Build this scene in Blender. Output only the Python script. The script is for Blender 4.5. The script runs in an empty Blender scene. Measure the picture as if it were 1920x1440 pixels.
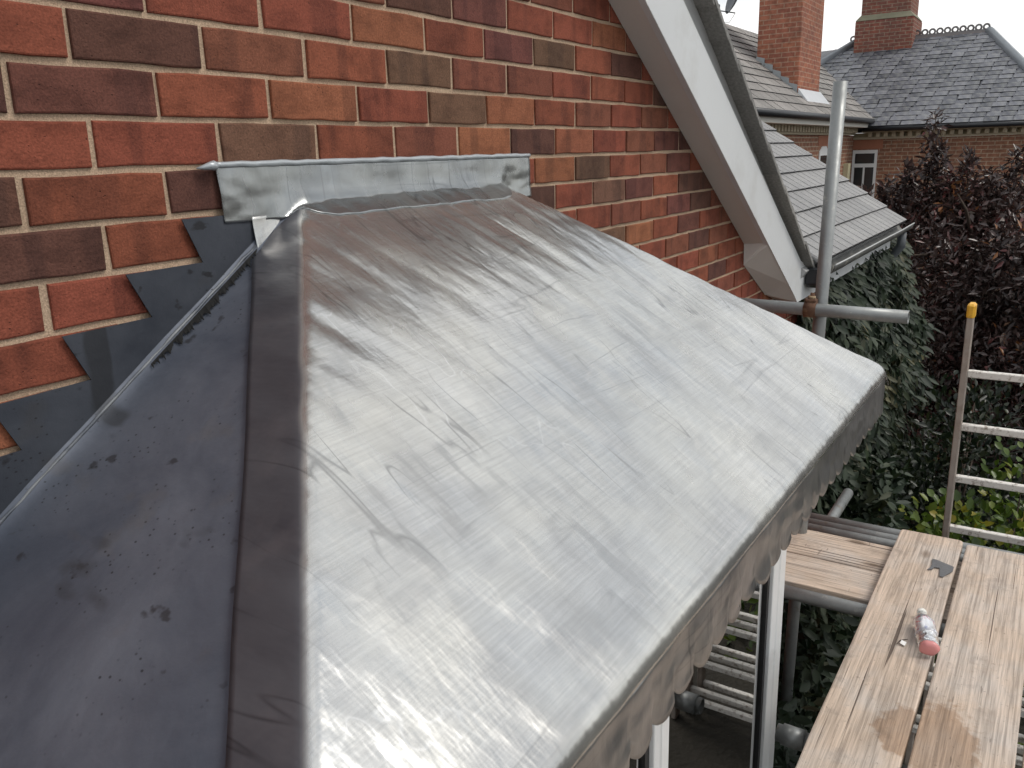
import bpy, bmesh, math, random
import numpy as np
from mathutils import Vector, Matrix, noise
R = math.radians
random.seed(7); rng = np.random.default_rng(7)
scn = bpy.context.scene
COL = scn.collection

# ------------------------------------------------------------------ camera
cam_d = bpy.data.cameras.new('camera'); cam = bpy.data.objects.new('camera', cam_d); COL.objects.link(cam)
cam.location = (-0.7339, -1.2026, 0.0037)
cam.rotation_euler = (R(74.719), R(1.703), R(-57.104))
cam_d.sensor_width = 36.0; cam_d.lens = 36.0 * 1567.15 / 1920.0
cam_d.clip_start = 0.02; cam_d.clip_end = 500
scn.camera = cam

# ------------------------------------------------------------------ world / sun / exposure
SUN_EL, SUN_AZ = 53.0, 154.0            # azimuth measured from +Y clockwise (towards +X)
world = bpy.data.worlds.new('World'); scn.world = world; world.use_nodes = True
wn, wl = world.node_tree.nodes, world.node_tree.links
wn.clear()
wo = wn.new('ShaderNodeOutputWorld'); bg = wn.new('ShaderNodeBackground')
sky = wn.new('ShaderNodeTexSky'); sky.sky_type = 'NISHITA'; sky.sun_disc = False
sky.sun_elevation = R(SUN_EL); sky.sun_rotation = R(SUN_AZ); sky.dust_density = 2.0; sky.altitude = 60
tc = wn.new('ShaderNodeTexCoord'); mp = wn.new('ShaderNodeMapping'); mp.inputs['Scale'].default_value = (1.0, 1.0, 2.6)
n1 = wn.new('ShaderNodeTexNoise'); n1.inputs['Scale'].default_value = 3.6; n1.inputs['Detail'].default_value = 6; n1.inputs['Roughness'].default_value = 0.55
r1 = wn.new('ShaderNodeValToRGB')
r1.color_ramp.elements[0].position = 0.34; r1.color_ramp.elements[0].color = (5.2, 5.9, 6.6, 1)
r1.color_ramp.elements[1].position = 0.60; r1.color_ramp.elements[1].color = (12.1, 11.9, 11.6, 1)
mx = wn.new('ShaderNodeMixRGB'); mx.inputs[0].default_value = 0.86
wl.new(tc.outputs['Generated'], mp.inputs['Vector']); wl.new(mp.outputs['Vector'], n1.inputs['Vector'])
wl.new(n1.outputs['Fac'], r1.inputs['Fac']); wl.new(sky.outputs['Color'], mx.inputs[1]); wl.new(r1.outputs['Color'], mx.inputs[2])
wl.new(mx.outputs['Color'], bg.inputs['Color']); bg.inputs['Strength'].default_value = 0.10
wl.new(bg.outputs[0], wo.inputs[0])
sun_d = bpy.data.lights.new('sun', 'SUN'); sun_d.energy = 1.5; sun_d.angle = R(22); sun_d.color = (1.0, 0.95, 0.88)
sun = bpy.data.objects.new('sun', sun_d); COL.objects.link(sun)
_sd = Vector((math.cos(R(SUN_EL)) * math.sin(R(SUN_AZ)), math.cos(R(SUN_EL)) * math.cos(R(SUN_AZ)), math.sin(R(SUN_EL))))
sun.rotation_euler = _sd.to_track_quat('Z', 'Y').to_euler(); sun.location = _sd * 40
vs = scn.view_settings; vs.view_transform = 'Standard'; vs.look = 'None'; vs.gamma = 1.0; vs.use_curve_mapping = False
vs.exposure = 0.12
scn.cycles.max_bounces = 5; scn.cycles.diffuse_bounces = 2; scn.cycles.glossy_bounces = 3; scn.cycles.transparent_max_bounces = 6; scn.cycles.use_denoising = True; scn.cycles.use_adaptive_sampling = True; scn.cycles.adaptive_threshold = 0.03

# ------------------------------------------------------------------ helpers
def link(o, parent=None):
    COL.objects.link(o)
    if parent is not None: o.parent = parent
    return o
def mesh(name, verts, faces, mat=None, smooth=False):
    me = bpy.data.meshes.new(name); me.from_pydata([tuple(v) for v in verts], [], faces)
    if mat: me.materials.append(mat)
    if smooth: me.polygons.foreach_set('use_smooth', [True] * len(me.polygons))
    me.update(); return me
def obj(name, me, parent=None, loc=None, label=None):
    o = bpy.data.objects.new(name, me)
    if loc is not None: o.location = loc
    if label: o['label'] = label
    return link(o, parent)
def tag(o, label, cat, group=None):
    o['label'] = label; o['category'] = cat
    if group: o['group'] = group
    return o
def thing(name, label, cat, loc=(0, 0, 0), group=None):
    o = bpy.data.objects.new(name, None); o.location = loc; o.empty_display_size = 0.1; link(o)
    return tag(o, label, cat, group)
def bm_mesh(name, bm, mat, smooth=False, bevel=0.0):
    if bevel: bmesh.ops.bevel(bm, geom=bm.edges[:] + bm.verts[:], offset=bevel, segments=1, profile=0.6, affect='EDGES')
    bmesh.ops.recalc_face_normals(bm, faces=bm.faces[:])
    me = bpy.data.meshes.new(name); bm.to_mesh(me); bm.free()
    if mat: me.materials.append(mat)
    if smooth: me.polygons.foreach_set('use_smooth', [True] * len(me.polygons))
    return me
def add_box(bm, lo, hi):
    x0, y0, z0 = lo; x1, y1, z1 = hi
    v = [bm.verts.new(p) for p in ((x0,y0,z0),(x1,y0,z0),(x1,y1,z0),(x0,y1,z0),(x0,y0,z1),(x1,y0,z1),(x1,y1,z1),(x0,y1,z1))]
    for f in ((0,3,2,1),(4,5,6,7),(0,1,5,4),(1,2,6,5),(2,3,7,6),(3,0,4,7)): bm.faces.new([v[i] for i in f])
def box_me(name, lo, hi, mat, bevel=0.0):
    bm = bmesh.new(); add_box(bm, lo, hi); return bm_mesh(name, bm, mat, bevel=bevel)
def tube_me(name, pts, radii, mat, seg=12, caps=True, wall=None):
    """round tube through points, optional hollow end of given wall thickness"""
    verts, faces = [], []
    pts = [Vector(p) for p in pts]; n = len(pts)
    if not hasattr(radii, '__len__'): radii = [radii] * n
    up0 = None
    for i, p in enumerate(pts):
        d = (pts[min(i + 1, n - 1)] - pts[max(i - 1, 0)]).normalized()
        a = Vector((0, 0, 1)) if abs(d.z) < 0.9 else Vector((1, 0, 0))
        u = d.cross(a).normalized(); w = d.cross(u)
        for k in range(seg):
            t = 2 * math.pi * k / seg
            verts.append(p + (u * math.cos(t) + w * math.sin(t)) * radii[i])
    for i in range(n - 1):
        for k in range(seg):
            a = i * seg + k; b = i * seg + (k + 1) % seg
            faces.append((a, b, b + seg, a + seg))
    if caps:
        for e, base in ((0, 0), (n - 1, (n - 1) * seg)):
            if wall:
                d = (pts[1] - pts[0]).normalized() if e == 0 else (pts[n - 2] - pts[n - 1]).normalized()
                rin = len(verts)
                for k in range(seg):
                    verts.append(pts[e] + (verts[base + k] - pts[e]) * (1 - wall / radii[e]))
                rdp = len(verts)
                for k in range(seg): verts.append(verts[rin + k] + d * 0.12)
                for k in range(seg):
                    k2 = (k + 1) % seg
                    faces.append((base + k, base + k2, rin + k2, rin + k)); faces.append((rin + k, rin + k2, rdp + k2, rdp + k))
                faces.append(tuple(rdp + k for k in range(seg)))
            else:
                faces.append(tuple(base + k for k in range(seg)))
    bm = bmesh.new(); bv = [bm.verts.new(v) for v in verts]
    for f in faces:
        try: bm.faces.new([bv[i] for i in f])
        except ValueError: pass
    me = bm_mesh(name, bm, mat)
    sm = [len(p.vertices) == 4 for p in me.polygons]; me.polygons.foreach_set('use_smooth', sm)
    return me
def prism_me(name, poly, axis, a, b, mat, bevel=0.0):
    """extrude 2-D polygon along axis (0,1,2) from a to b; poly given in the other two axes in order"""
    bm = bmesh.new()
    def P(q, t):
        l = list(q); l.insert(axis, t); return l
    va = [bm.verts.new(P(q, a)) for q in poly]; vb = [bm.verts.new(P(q, b)) for q in poly]
    bm.faces.new(va); bm.faces.new(vb[::-1])
    n = len(poly)
    for i in range(n): bm.faces.new([va[i], va[(i + 1) % n], vb[(i + 1) % n], vb[i]])
    return bm_mesh(name, bm, mat, bevel=bevel)
def nz(x, y=0.0, z=0.0): return noise.noise(Vector((x, y, z)))
def fbm(x, y, z=0.0, o=4):
    s, a = 0.0, 1.0
    for i in range(o): s += a * nz(x, y, z + i * 7.3); x *= 2.03; y *= 2.03; a *= 0.5
    return s

# ------------------------------------------------------------------ materials
class NT:
    def __init__(s, name):
        s.m = bpy.data.materials.new(name); s.m.use_nodes = True
        s.n, s.l = s.m.node_tree.nodes, s.m.node_tree.links
        s.b = s.n['Principled BSDF']; s.tc = s.n.new('ShaderNodeTexCoord')
    def set(s, **k):
        for a, v in k.items():
            key = {'rough': 'Roughness', 'metal': 'Metallic', 'color': 'Base Color', 'ior': 'IOR', 'spec': 'Specular IOR Level', 'trans': 'Transmission Weight'}[a]
            s.put(s.b.inputs[key], v)
        return s
    def put(s, inp, v):
        if hasattr(v, 'is_output') or isinstance(v, bpy.types.NodeSocket): s.l.new(v, inp)
        elif isinstance(v, (tuple, list)) and len(v) == 3 and inp.type == 'RGBA': inp.default_value = (*v, 1)
        else: inp.default_value = v
    def map(s, scale=(1, 1, 1), src='Object', rot=(0, 0, 0), vec=None):
        m = s.n.new('ShaderNodeMapping'); m.inputs['Scale'].default_value = scale; m.inputs['Rotation'].default_value = rot
        s.l.new(vec if vec is not None else s.tc.outputs[src], m.inputs['Vector']); return m.outputs[0]
    def noise(s, vec, scale, detail=4, rough=0.55, dist=0.0):
        t = s.n.new('ShaderNodeTexNoise'); s.l.new(vec, t.inputs['Vector'])
        t.inputs['Scale'].default_value = scale; t.inputs['Detail'].default_value = detail; t.inputs['Roughness'].default_value = rough; t.inputs['Distortion'].default_value = dist
        return t.outputs['Fac']
    def voro(s, vec, scale, feat='F1', out='Distance'):
        t = s.n.new('ShaderNodeTexVoronoi'); t.feature = feat; s.l.new(vec, t.inputs['Vector']); t.inputs['Scale'].default_value = scale
        return t.outputs[out]
    def ramp(s, fac, *stops):
        r = s.n.new('ShaderNodeValToRGB'); s.l.new(fac, r.inputs['Fac']); e = r.color_ramp.elements
        while len(e) < len(stops): e.new(0.5)
        for q, (p, c) in zip(e, stops): q.position = p; q.color = (*c, 1) if isinstance(c, (tuple, list)) else (c, c, c, 1)
        return r.outputs['Color']
    def mix(s, fac, a, b, mode='MIX'):
        m = s.n.new('ShaderNodeMixRGB'); m.blend_type = mode
        for i, v in enumerate((fac, a, b)): s.put(m.inputs[i], v)
        return m.outputs[0]
    def math(s, op, a, b=0.0):
        m = s.n.new('ShaderNodeMath'); m.operation = op; s.put(m.inputs[0], a); s.put(m.inputs[1], b); return m.outputs[0]
    def bump(s, h, strength=0.3, dist=0.01, chain=None):
        b = s.n.new('ShaderNodeBump'); b.inputs['Strength'].default_value = strength; b.inputs['Distance'].default_value = dist
        s.l.new(h, b.inputs['Height'])
        if chain is not None: s.l.new(chain, b.inputs['Normal'])
        s.l.new(b.outputs[0], s.b.inputs['Normal']); return b.outputs[0]
    def objinfo(s, out='Color'):
        return s.n.new('ShaderNodeObjectInfo').outputs[out]
    def attr(s, name):
        a = s.n.new('ShaderNodeAttribute'); a.attribute_name = name; return a.outputs['Fac']

def mat_brick():
    t = NT('brick'); base = t.objinfo('Color'); rnd = t.objinfo('Random')
    off = t.n.new('ShaderNodeCombineXYZ'); t.l.new(t.math('MULTIPLY', rnd, 37.0), off.inputs[0]); t.l.new(t.math('MULTIPLY', rnd, 11.0), off.inputs[2])
    va = t.n.new('ShaderNodeVectorMath'); va.operation = 'ADD'; t.l.new(t.tc.outputs['Object'], va.inputs[0]); t.l.new(off.outputs[0], va.inputs[1])
    v = va.outputs[0]
    # kiss-mark bands across the face
    band = t.ramp(t.noise(t.map((16, 1.5, 1.2), vec=v), 0.8, 2, 0.4), (0.53, 0.0), (0.58, 0.50))
    cloud = t.ramp(t.noise(t.map((0.8, 1, 1.3), vec=v), 16, 5, 0.65), (0.46, 0.0), (0.64, 0.8))
    c = t.mix(band, base, t.mix(1.0, base, (0.52, 0.55, 0.62), 'MULTIPLY'))
    c = t.mix(cloud, c, t.mix(1.0, c, (0.62, 0.60, 0.60), 'MULTIPLY'))
    fine = t.ramp(t.noise(v, 260, 3, 0.6), (0.30, 0.72), (0.70, 1.22))
    c = t.mix(1.0, c, fine, 'MULTIPLY')
    pits = t.voro(t.map((1, 1, 1.5), vec=v), 95)
    pm = t.ramp(pits, (0.06, 1.0), (0.16, 0.0)); pm2 = t.math('MULTIPLY', pm, t.ramp(t.noise(v, 38, 2), (0.50, 0.0), (0.62, 1.0)))
    c = t.mix(t.math('MULTIPLY', pm2, 0.75), c, (0.040, 0.020, 0.016))
    scuff = t.ramp(t.noise(t.map((1, 1, 2.2), vec=v), 75, 4, 0.7), (0.64, 0.0), (0.74, 0.5)); c = t.mix(scuff, c, t.mix(1.0, c, (0.45, 0.42, 0.42), 'MULTIPLY'))
    pale = t.ramp(t.noise(v, 120, 3, 0.7), (0.70, 0.0), (0.78, 0.35)); c = t.mix(pale, c, (0.42, 0.27, 0.19))
    t.set(color=c, rough=0.86, spec=0.25)
    h = t.math('SUBTRACT', t.math('ADD', t.noise(v, 55, 5, 0.65), t.math('MULTIPLY', t.noise(v, 300, 2), 0.4)), t.math('MULTIPLY', pm2, 1.2))
    t.bump(h, 0.8, 0.003)
    return t.m
def mat_mortar():
    t = NT('mortar'); v = t.map()
    c = t.mix(t.noise(v, 9, 4), (0.58, 0.43, 0.305), (0.46, 0.335, 0.235))
    c = t.mix(1.0, c, t.ramp(t.noise(v, 420, 2, 0.7), (0.32, 0.68), (0.72, 1.22)), 'MULTIPLY')
    t.set(color=c, rough=0.95, spec=0.1); t.bump(t.math('ADD', t.noise(v, 330, 3, 0.7), t.noise(v, 40, 3)), 0.7, 0.0025); return t.m
def mat_lead_new(name='lead_new', tint=(0.600, 0.602, 0.592), rough=0.22, metal=0.87, pale=1.0, flap=False):
    t = NT(name); v = t.map()
    streak = t.noise(t.map((5.5, 1.6, 1.6), rot=(0, 0, R(-24))), 2.6, 4, 0.55)
    cl = t.noise(v, 5.0, 4, 0.55)
    brush = t.noise(t.map((9, 260, 0.0), rot=(0, 0, R(2))), 1.0, 2, 0.6)
    c = t.mix(t.ramp(streak, (0.35, 0.0), (0.70, 1.0)), tint, tuple(x * 0.74 for x in tint))
    c = t.mix(t.ramp(cl, (0.40, 0.0), (0.75, 0.6)), c, (tint[0] * 1.20, tint[1] * 1.17, tint[2] * 1.08))
    c = t.mix(1.0, c, t.ramp(brush, (0.30, 0.90), (0.70, 1.06)), 'MULTIPLY')
    rub = t.math('MULTIPLY', t.ramp(t.noise(t.map((3.5, 11, 11), rot=(0, 0, R(12))), 1.0, 4, 0.55, 0.2), (0.56, 0.0), (0.70, 0.5)), t.ramp(t.noise(v, 2.4, 2), (0.42, 0.0), (0.58, 1.0)))
    c = t.mix(rub, c, tuple(x * 0.62 for x in tint))
    def iso(vec, sc, wd, gate_s, lo, hi, amt, det=2, seedrot=0):
        n_ = t.noise(vec, sc, det, 0.5); g_ = t.ramp(t.noise(t.map((1, 1, 1), rot=(0.3, 0.2, seedrot)), gate_s, 3, 0.5), (lo, 0.0), (hi, 1.0))
        return t.math('MULTIPLY', t.ramp(n_, (0.5 - wd, 0.0), (0.5, amt), (0.5 + wd, 0.0)), g_)
    ls = iso(t.map((9.0, 1.1, 1.1), rot=(0, 0, R(-26))), 1.6, 0.010, 3.0, 0.46, 0.56, 0.75, 2, 0.4)
    c = t.mix(ls, c, tuple(x * 0.42 for x in tint))
    ls2 = iso(t.map((0.5, 10, 10), rot=(0, 0, R(3))), 1.3, 0.008, 3.6, 0.50, 0.58, 0.6, 1, 1.1)
    c = t.mix(ls2, c, tuple(x * 0.55 for x in tint))
    ls3 = iso(t.map((3.0, 1.6, 1.6), rot=(0, 0, R(20))), 4.2, 0.010, 2.6, 0.56, 0.64, 0.45 * pale, 2, 2.1)  # pale squiggles, painted highlights of small dents
    c = t.mix(ls3, c, (0.84, 0.84, 0.83))
    smear = t.math('MULTIPLY', t.ramp(t.noise(t.map((30, 5, 5), rot=(0, 0, R(-30))), 1.0, 3, 0.6), (0.52, 0.0), (0.62, 0.55)), t.ramp(t.noise(v, 4.0, 3), (0.52, 0.0), (0.64, 1.0)))
    c = t.mix(smear, c, tuple(x * 0.60 for x in tint))
    r = t.ramp(t.math('ADD', t.math('MULTIPLY', cl, 0.5), t.math('MULTIPLY', streak, 0.5)), (0.30, rough - 0.07), (0.72, rough + 0.10))
    if flap:      # the part turned over the hip: dull patina, plus painted shade of its angle
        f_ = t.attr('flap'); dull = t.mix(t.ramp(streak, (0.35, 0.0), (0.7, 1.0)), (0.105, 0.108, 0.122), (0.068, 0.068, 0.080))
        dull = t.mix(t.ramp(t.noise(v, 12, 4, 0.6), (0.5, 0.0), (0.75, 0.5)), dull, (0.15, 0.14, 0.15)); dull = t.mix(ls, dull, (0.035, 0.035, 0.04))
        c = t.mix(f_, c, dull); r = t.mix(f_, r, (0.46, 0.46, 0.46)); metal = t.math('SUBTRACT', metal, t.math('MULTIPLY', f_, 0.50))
    t.set(color=c, metal=metal, rough=r)
    b1 = t.bump(streak, 0.16, 0.02)
    b2 = t.bump(t.noise(v, 22, 3, 0.5), 0.14, 0.005, b1)
    t.bump(brush, 0.05, 0.0012, b2)
    return t.m
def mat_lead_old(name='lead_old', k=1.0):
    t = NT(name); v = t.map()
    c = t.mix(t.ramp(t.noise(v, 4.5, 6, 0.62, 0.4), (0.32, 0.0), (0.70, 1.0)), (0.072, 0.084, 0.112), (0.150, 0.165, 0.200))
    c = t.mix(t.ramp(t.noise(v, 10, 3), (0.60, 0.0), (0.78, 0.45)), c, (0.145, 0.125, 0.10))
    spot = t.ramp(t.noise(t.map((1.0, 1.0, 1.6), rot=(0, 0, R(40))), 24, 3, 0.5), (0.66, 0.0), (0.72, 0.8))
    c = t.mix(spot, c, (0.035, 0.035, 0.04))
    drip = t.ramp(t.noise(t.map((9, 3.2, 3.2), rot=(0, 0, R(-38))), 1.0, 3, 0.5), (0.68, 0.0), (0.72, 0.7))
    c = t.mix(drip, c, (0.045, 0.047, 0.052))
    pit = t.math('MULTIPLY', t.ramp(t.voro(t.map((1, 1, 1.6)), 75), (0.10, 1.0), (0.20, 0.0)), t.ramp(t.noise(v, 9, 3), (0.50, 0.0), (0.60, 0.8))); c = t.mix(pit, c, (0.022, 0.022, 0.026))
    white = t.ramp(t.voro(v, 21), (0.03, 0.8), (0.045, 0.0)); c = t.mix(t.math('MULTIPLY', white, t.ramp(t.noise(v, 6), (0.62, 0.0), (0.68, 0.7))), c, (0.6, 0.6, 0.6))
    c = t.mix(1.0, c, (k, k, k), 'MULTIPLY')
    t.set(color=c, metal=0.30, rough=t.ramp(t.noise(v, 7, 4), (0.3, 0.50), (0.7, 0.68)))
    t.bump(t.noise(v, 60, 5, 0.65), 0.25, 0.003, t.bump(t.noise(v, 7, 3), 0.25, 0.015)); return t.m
def mat_wood(name, axis=0, stain=None, seed=0.0, tone=1.0):
    t = NT(name); sc = [26, 26, 26]; sc[axis] = 1.3
    m = t.n.new('ShaderNodeMapping'); m.inputs['Location'].default_value = (seed, seed * 1.7, seed * 0.6); t.l.new(t.tc.outputs['Object'], m.inputs['Vector']); v = m.outputs[0]
    sc2 = [150, 150, 150]; sc2[axis] = 5
    grain = t.noise(t.map(tuple(sc), vec=v), 1.0, 5, 0.6, 0.8); fine = t.noise(t.map(tuple(sc2), vec=v), 1.0, 3, 0.6)
    A, B, Cc = [tuple(x * tone for x in q) for q in ((0.60, 0.48, 0.385), (0.45, 0.355, 0.28), (0.53, 0.475, 0.43))]
    c = t.mix(t.ramp(grain, (0.34, 0.0), (0.70, 1.0)), A, B)
    c = t.mix(t.ramp(t.noise(v, 5, 4, 0.6), (0.42, 0.0), (0.68, 0.75)), c, Cc)
    c = t.mix(1.0, c, t.ramp(fine, (0.34, 0.66), (0.62, 1.14)), 'MULTIPLY')
    c = t.mix(t.ramp(t.noise(v, 11, 4, 0.65), (0.56, 0.0), (0.76, 0.6)), c, (0.24, 0.20, 0.175))
    sk = [7.5, 7.5, 7.5]; sk[axis] = 3.2
    kn = t.voro(t.map(tuple(sk), vec=v), 1.0); km = t.ramp(kn, (0.07, 0.85), (0.17, 0.0))
    c = t.mix(km, c, (0.16, 0.11, 0.075))
    sl = [60, 60, 60]; sl[axis] = 0.8
    crack = t.ramp(t.noise(t.map(tuple(sl), vec=v), 1.0, 2, 0.5), (0.675, 0.0), (0.70, 0.85)); c = t.mix(crack, c, (0.07, 0.05, 0.04))
    scrt = t.ramp(t.noise(t.map((9, 70, 40), rot=(0, 0, R(52)), vec=v), 1.0, 2, 0.4), (0.74, 0.0), (0.76, 0.5)); c = t.mix(scrt, c, (0.13, 0.10, 0.08))
    splash = t.ramp(t.noise(v, 38, 4, 0.7), (0.68, 0.0), (0.74, 0.55)); c = t.mix(splash, c, (0.68, 0.62, 0.55))
    grime = t.ramp(t.noise(v, 70, 4, 0.7), (0.62, 0.0), (0.72, 0.6)); c = t.mix(grime, c, (0.15, 0.12, 0.10))
    if stain:
        s = t.n.new('ShaderNodeVectorMath'); s.operation = 'SUBTRACT'; t.l.new(t.tc.outputs['Object'], s.inputs[0]); s.inputs[1].default_value = stain[0]
        ln = t.n.new('ShaderNodeVectorMath'); ln.operation = 'LENGTH'; t.l.new(t.map(stain[1], vec=s.outputs[0]), ln.inputs[0])
        d = t.math('ADD', ln.outputs['Value'], t.math('MULTIPLY', t.math('SUBTRACT', t.noise(v, 16, 4, 0.6), 0.5), 1.5))
        c = t.mix(t.ramp(d, (0.74, 0.8), (0.95, 0.0)), c, t.mix(1.0, c, (0.66, 0.54, 0.44), 'MULTIPLY'))
    t.set(color=c, rough=0.82, spec=0.25)
    t.bump(t.math('SUBTRACT', t.math('ADD', grain, fine), t.math('MULTIPLY', crack, 1.5)), 0.55, 0.002); return t.m
def mat_simple(name, col, rough=0.6, metal=0.0, var=0.15, scale=8, bump=0.0, bscale=60, dirt=None, dscale=5, dthr=(0.52, 0.75)):
    t = NT(name); v = t.map()
    c = t.mix(t.noise(v, scale, 4, 0.6), tuple(x * (1 - var) for x in col), tuple(min(1, x * (1 + var)) for x in col))
    if dirt: c = t.mix(t.ramp(t.noise(v, dscale, 5, 0.65), (dthr[0], 0.0), (dthr[1], 0.8)), c, dirt)
    t.set(color=c, rough=rough, metal=metal)
    if bump: t.bump(t.noise(v, bscale, 4), bump, 0.003)
    return t.m
def mat_galv():
    t = NT('galvanised_steel'); v = t.map()
    c = t.mix(t.noise(v, 16, 5, 0.65), (0.20, 0.21, 0.21), (0.36, 0.37, 0.365))
    c = t.mix(t.ramp(t.noise(v, 30, 4, 0.7), (0.62, 0.0), (0.74, 0.5)), c, (0.55, 0.53, 0.48))
    c = t.mix(t.ramp(t.noise(v, 9, 4, 0.7), (0.62, 0.0), (0.72, 0.6)), c, (0.22, 0.18, 0.14))
    t.set(color=c, metal=0.6, rough=t.ramp(t.noise(v, 20, 3), (0.3, 0.38), (0.7, 0.62))); t.bump(t.noise(v, 120, 4), 0.2, 0.002); return t.m
def mat_rust():
    return mat_simple('rusty_steel', (0.12, 0.06, 0.035), 0.85, 0.1, 0.5, 40, 0.6, 150, dirt=(0.34, 0.24, 0.14), dscale=30)
def mat_slate(name, a, b, lichen=0.35, rough=0.55):
    t = NT(name); v = t.map(); rnd = t.objinfo('Random')
    try: pr = t.attr('rnd')
    except Exception: pr = rnd
    k = t.math('FRACT', t.math('ADD', rnd, pr))
    c = t.mix(k, a, b)
    c = t.mix(t.ramp(t.noise(v, 9, 5, 0.7), (0.50, 0.0), (0.76, lichen)), c, (0.42, 0.42, 0.38))
    c = t.mix(1.0, c, t.ramp(t.noise(v, 90, 3, 0.6), (0.3, 0.75), (0.7, 1.2)), 'MULTIPLY')
    t.set(color=c, rough=rough); t.bump(t.noise(v, 50, 5, 0.65), 0.35, 0.004); return t.m
def mat_edge(): return mat_simple('tile_edge_shade', (0.03, 0.03, 0.032), 0.9, 0, 0.3, 20)  # near-black edges paint the shadow gaps between courses, besides edge dirt
def mat_farbrick(name, c1, c2, mort, src='Object', rot=(0, 0, 0), dark=0.35):
    t = NT(name); sp = t.n.new('ShaderNodeSeparateXYZ'); t.l.new(t.tc.outputs['Object'], sp.inputs[0]); cb = t.n.new('ShaderNodeCombineXYZ')
    t.l.new(t.math('ADD', sp.outputs[0], sp.outputs[1]), cb.inputs[0]); t.l.new(sp.outputs[2], cb.inputs[1]); v = cb.outputs[0]
    b = t.n.new('ShaderNodeTexBrick'); t.l.new(v, b.inputs['Vector']); b.inputs['Scale'].default_value = 1.0
    b.inputs['Brick Width'].default_value = 0.225; b.inputs['Row Height'].default_value = 0.078; b.inputs['Mortar Size'].default_value = 0.010; b.inputs['Mortar Smooth'].default_value = 0.4; b.inputs['Bias'].default_value = -0.1
    for k, c in (('Color1', c1), ('Color2', c2), ('Mortar', mort)): b.inputs[k].default_value = (*c, 1)
    c = t.mix(t.ramp(t.noise(t.map(), 1.6, 5, 0.65), (0.42, 0.0), (0.75, dark)), b.outputs['Color'], (0.10, 0.07, 0.06))
    c = t.mix(1.0, c, t.ramp(t.noise(t.map(), 14, 4), (0.3, 0.75), (0.7, 1.25)), 'MULTIPLY')
    t.set(color=c, rough=0.9, spec=0.2); t.bump(b.outputs['Fac'], -0.6, 0.01); return t.m
def mat_leaf(name, stops, rough=0.42, transl=0.25):
    t = NT(name); c = t.ramp(t.attr('rnd'), *stops)
    t.set(color=c, rough=rough, spec=0.5)
    tr = t.n.new('ShaderNodeBsdfTranslucent'); t.l.new(c, tr.inputs['Color'])
    mxs = t.n.new('ShaderNodeMixShader'); mxs.inputs[0].default_value = transl
    t.l.new(t.b.outputs[0], mxs.inputs[1]); t.l.new(tr.outputs[0], mxs.inputs[2]); t.l.new(mxs.outputs[0], t.n['Material Output'].inputs['Surface']); return t.m
def mat_pane():
    t = NT('window_glass'); fr = t.n.new('ShaderNodeFresnel'); fr.inputs['IOR'].default_value = 1.52
    g = t.n.new('ShaderNodeBsdfGlossy'); g.inputs['Roughness'].default_value = 0.015
    tr = t.n.new('ShaderNodeBsdfTransparent'); tr.inputs['Color'].default_value = (0.72, 0.75, 0.74, 1)
    f2 = t.math('MINIMUM', t.math('MULTIPLY', fr.outputs[0], 3.0), 1.0)     # double glazing: four reflecting faces
    m = t.n.new('ShaderNodeMixShader'); t.l.new(f2, m.inputs[0]); t.l.new(tr.outputs[0], m.inputs[1]); t.l.new(g.outputs[0], m.inputs[2])
    t.l.new(m.outputs[0], t.n['Material Output'].inputs['Surface']); return t.m

MB, MM = mat_brick(), mat_mortar()
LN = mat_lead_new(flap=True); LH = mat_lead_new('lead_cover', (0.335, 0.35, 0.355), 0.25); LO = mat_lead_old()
LA = mat_lead_new('lead_apron', (0.34, 0.34, 0.345), 0.33, 0.87, 0.0)
GALV, RUST = mat_galv(), mat_rust()
UPVC = mat_simple('white_upvc', (0.72, 0.73, 0.73), 0.35, 0, 0.05, 4, dirt=(0.42, 0.40, 0.37), dscale=7, dthr=(0.56, 0.9))
BARGE = mat_simple('white_barge_paint', (0.64, 0.655, 0.66), 0.45, 0, 0.06, 3, 0.1, 40, dirt=(0.44, 0.43, 0.40), dscale=4, dthr=(0.55, 0.95))
SOFF = mat_simple('soffit_paint', (0.62, 0.58, 0.54), 0.6, 0, 0.08, 5, 0.1, 60)
UNDER = mat_simple('under_tile_grey', (0.40, 0.40, 0.395), 0.7, 0, 0.06, 4)
BLACKP = mat_simple('black_plastic', (0.018, 0.02, 0.024), 0.4, 0, 0.3, 10)
GREYP = mat_simple('grey_pipe', (0.10, 0.11, 0.12), 0.5, 0, 0.2, 10)
TILE = mat_slate('grey_concrete_tile', (0.225, 0.222, 0.222), (0.29, 0.284, 0.28), 0.25, 0.75)
VERGE = mat_slate('verge_tile', (0.20, 0.195, 0.185), (0.27, 0.26, 0.24), 0.12, 0.85)
SLATE = mat_slate('blue_slate', (0.048, 0.052, 0.066), (0.150, 0.155, 0.178), 0.45, 0.45)
EDGE = mat_edge()
DARKSLATE = mat_slate('dark_slate', (0.09, 0.094, 0.105), (0.12, 0.12, 0.13), 0.3, 0.5)

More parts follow.
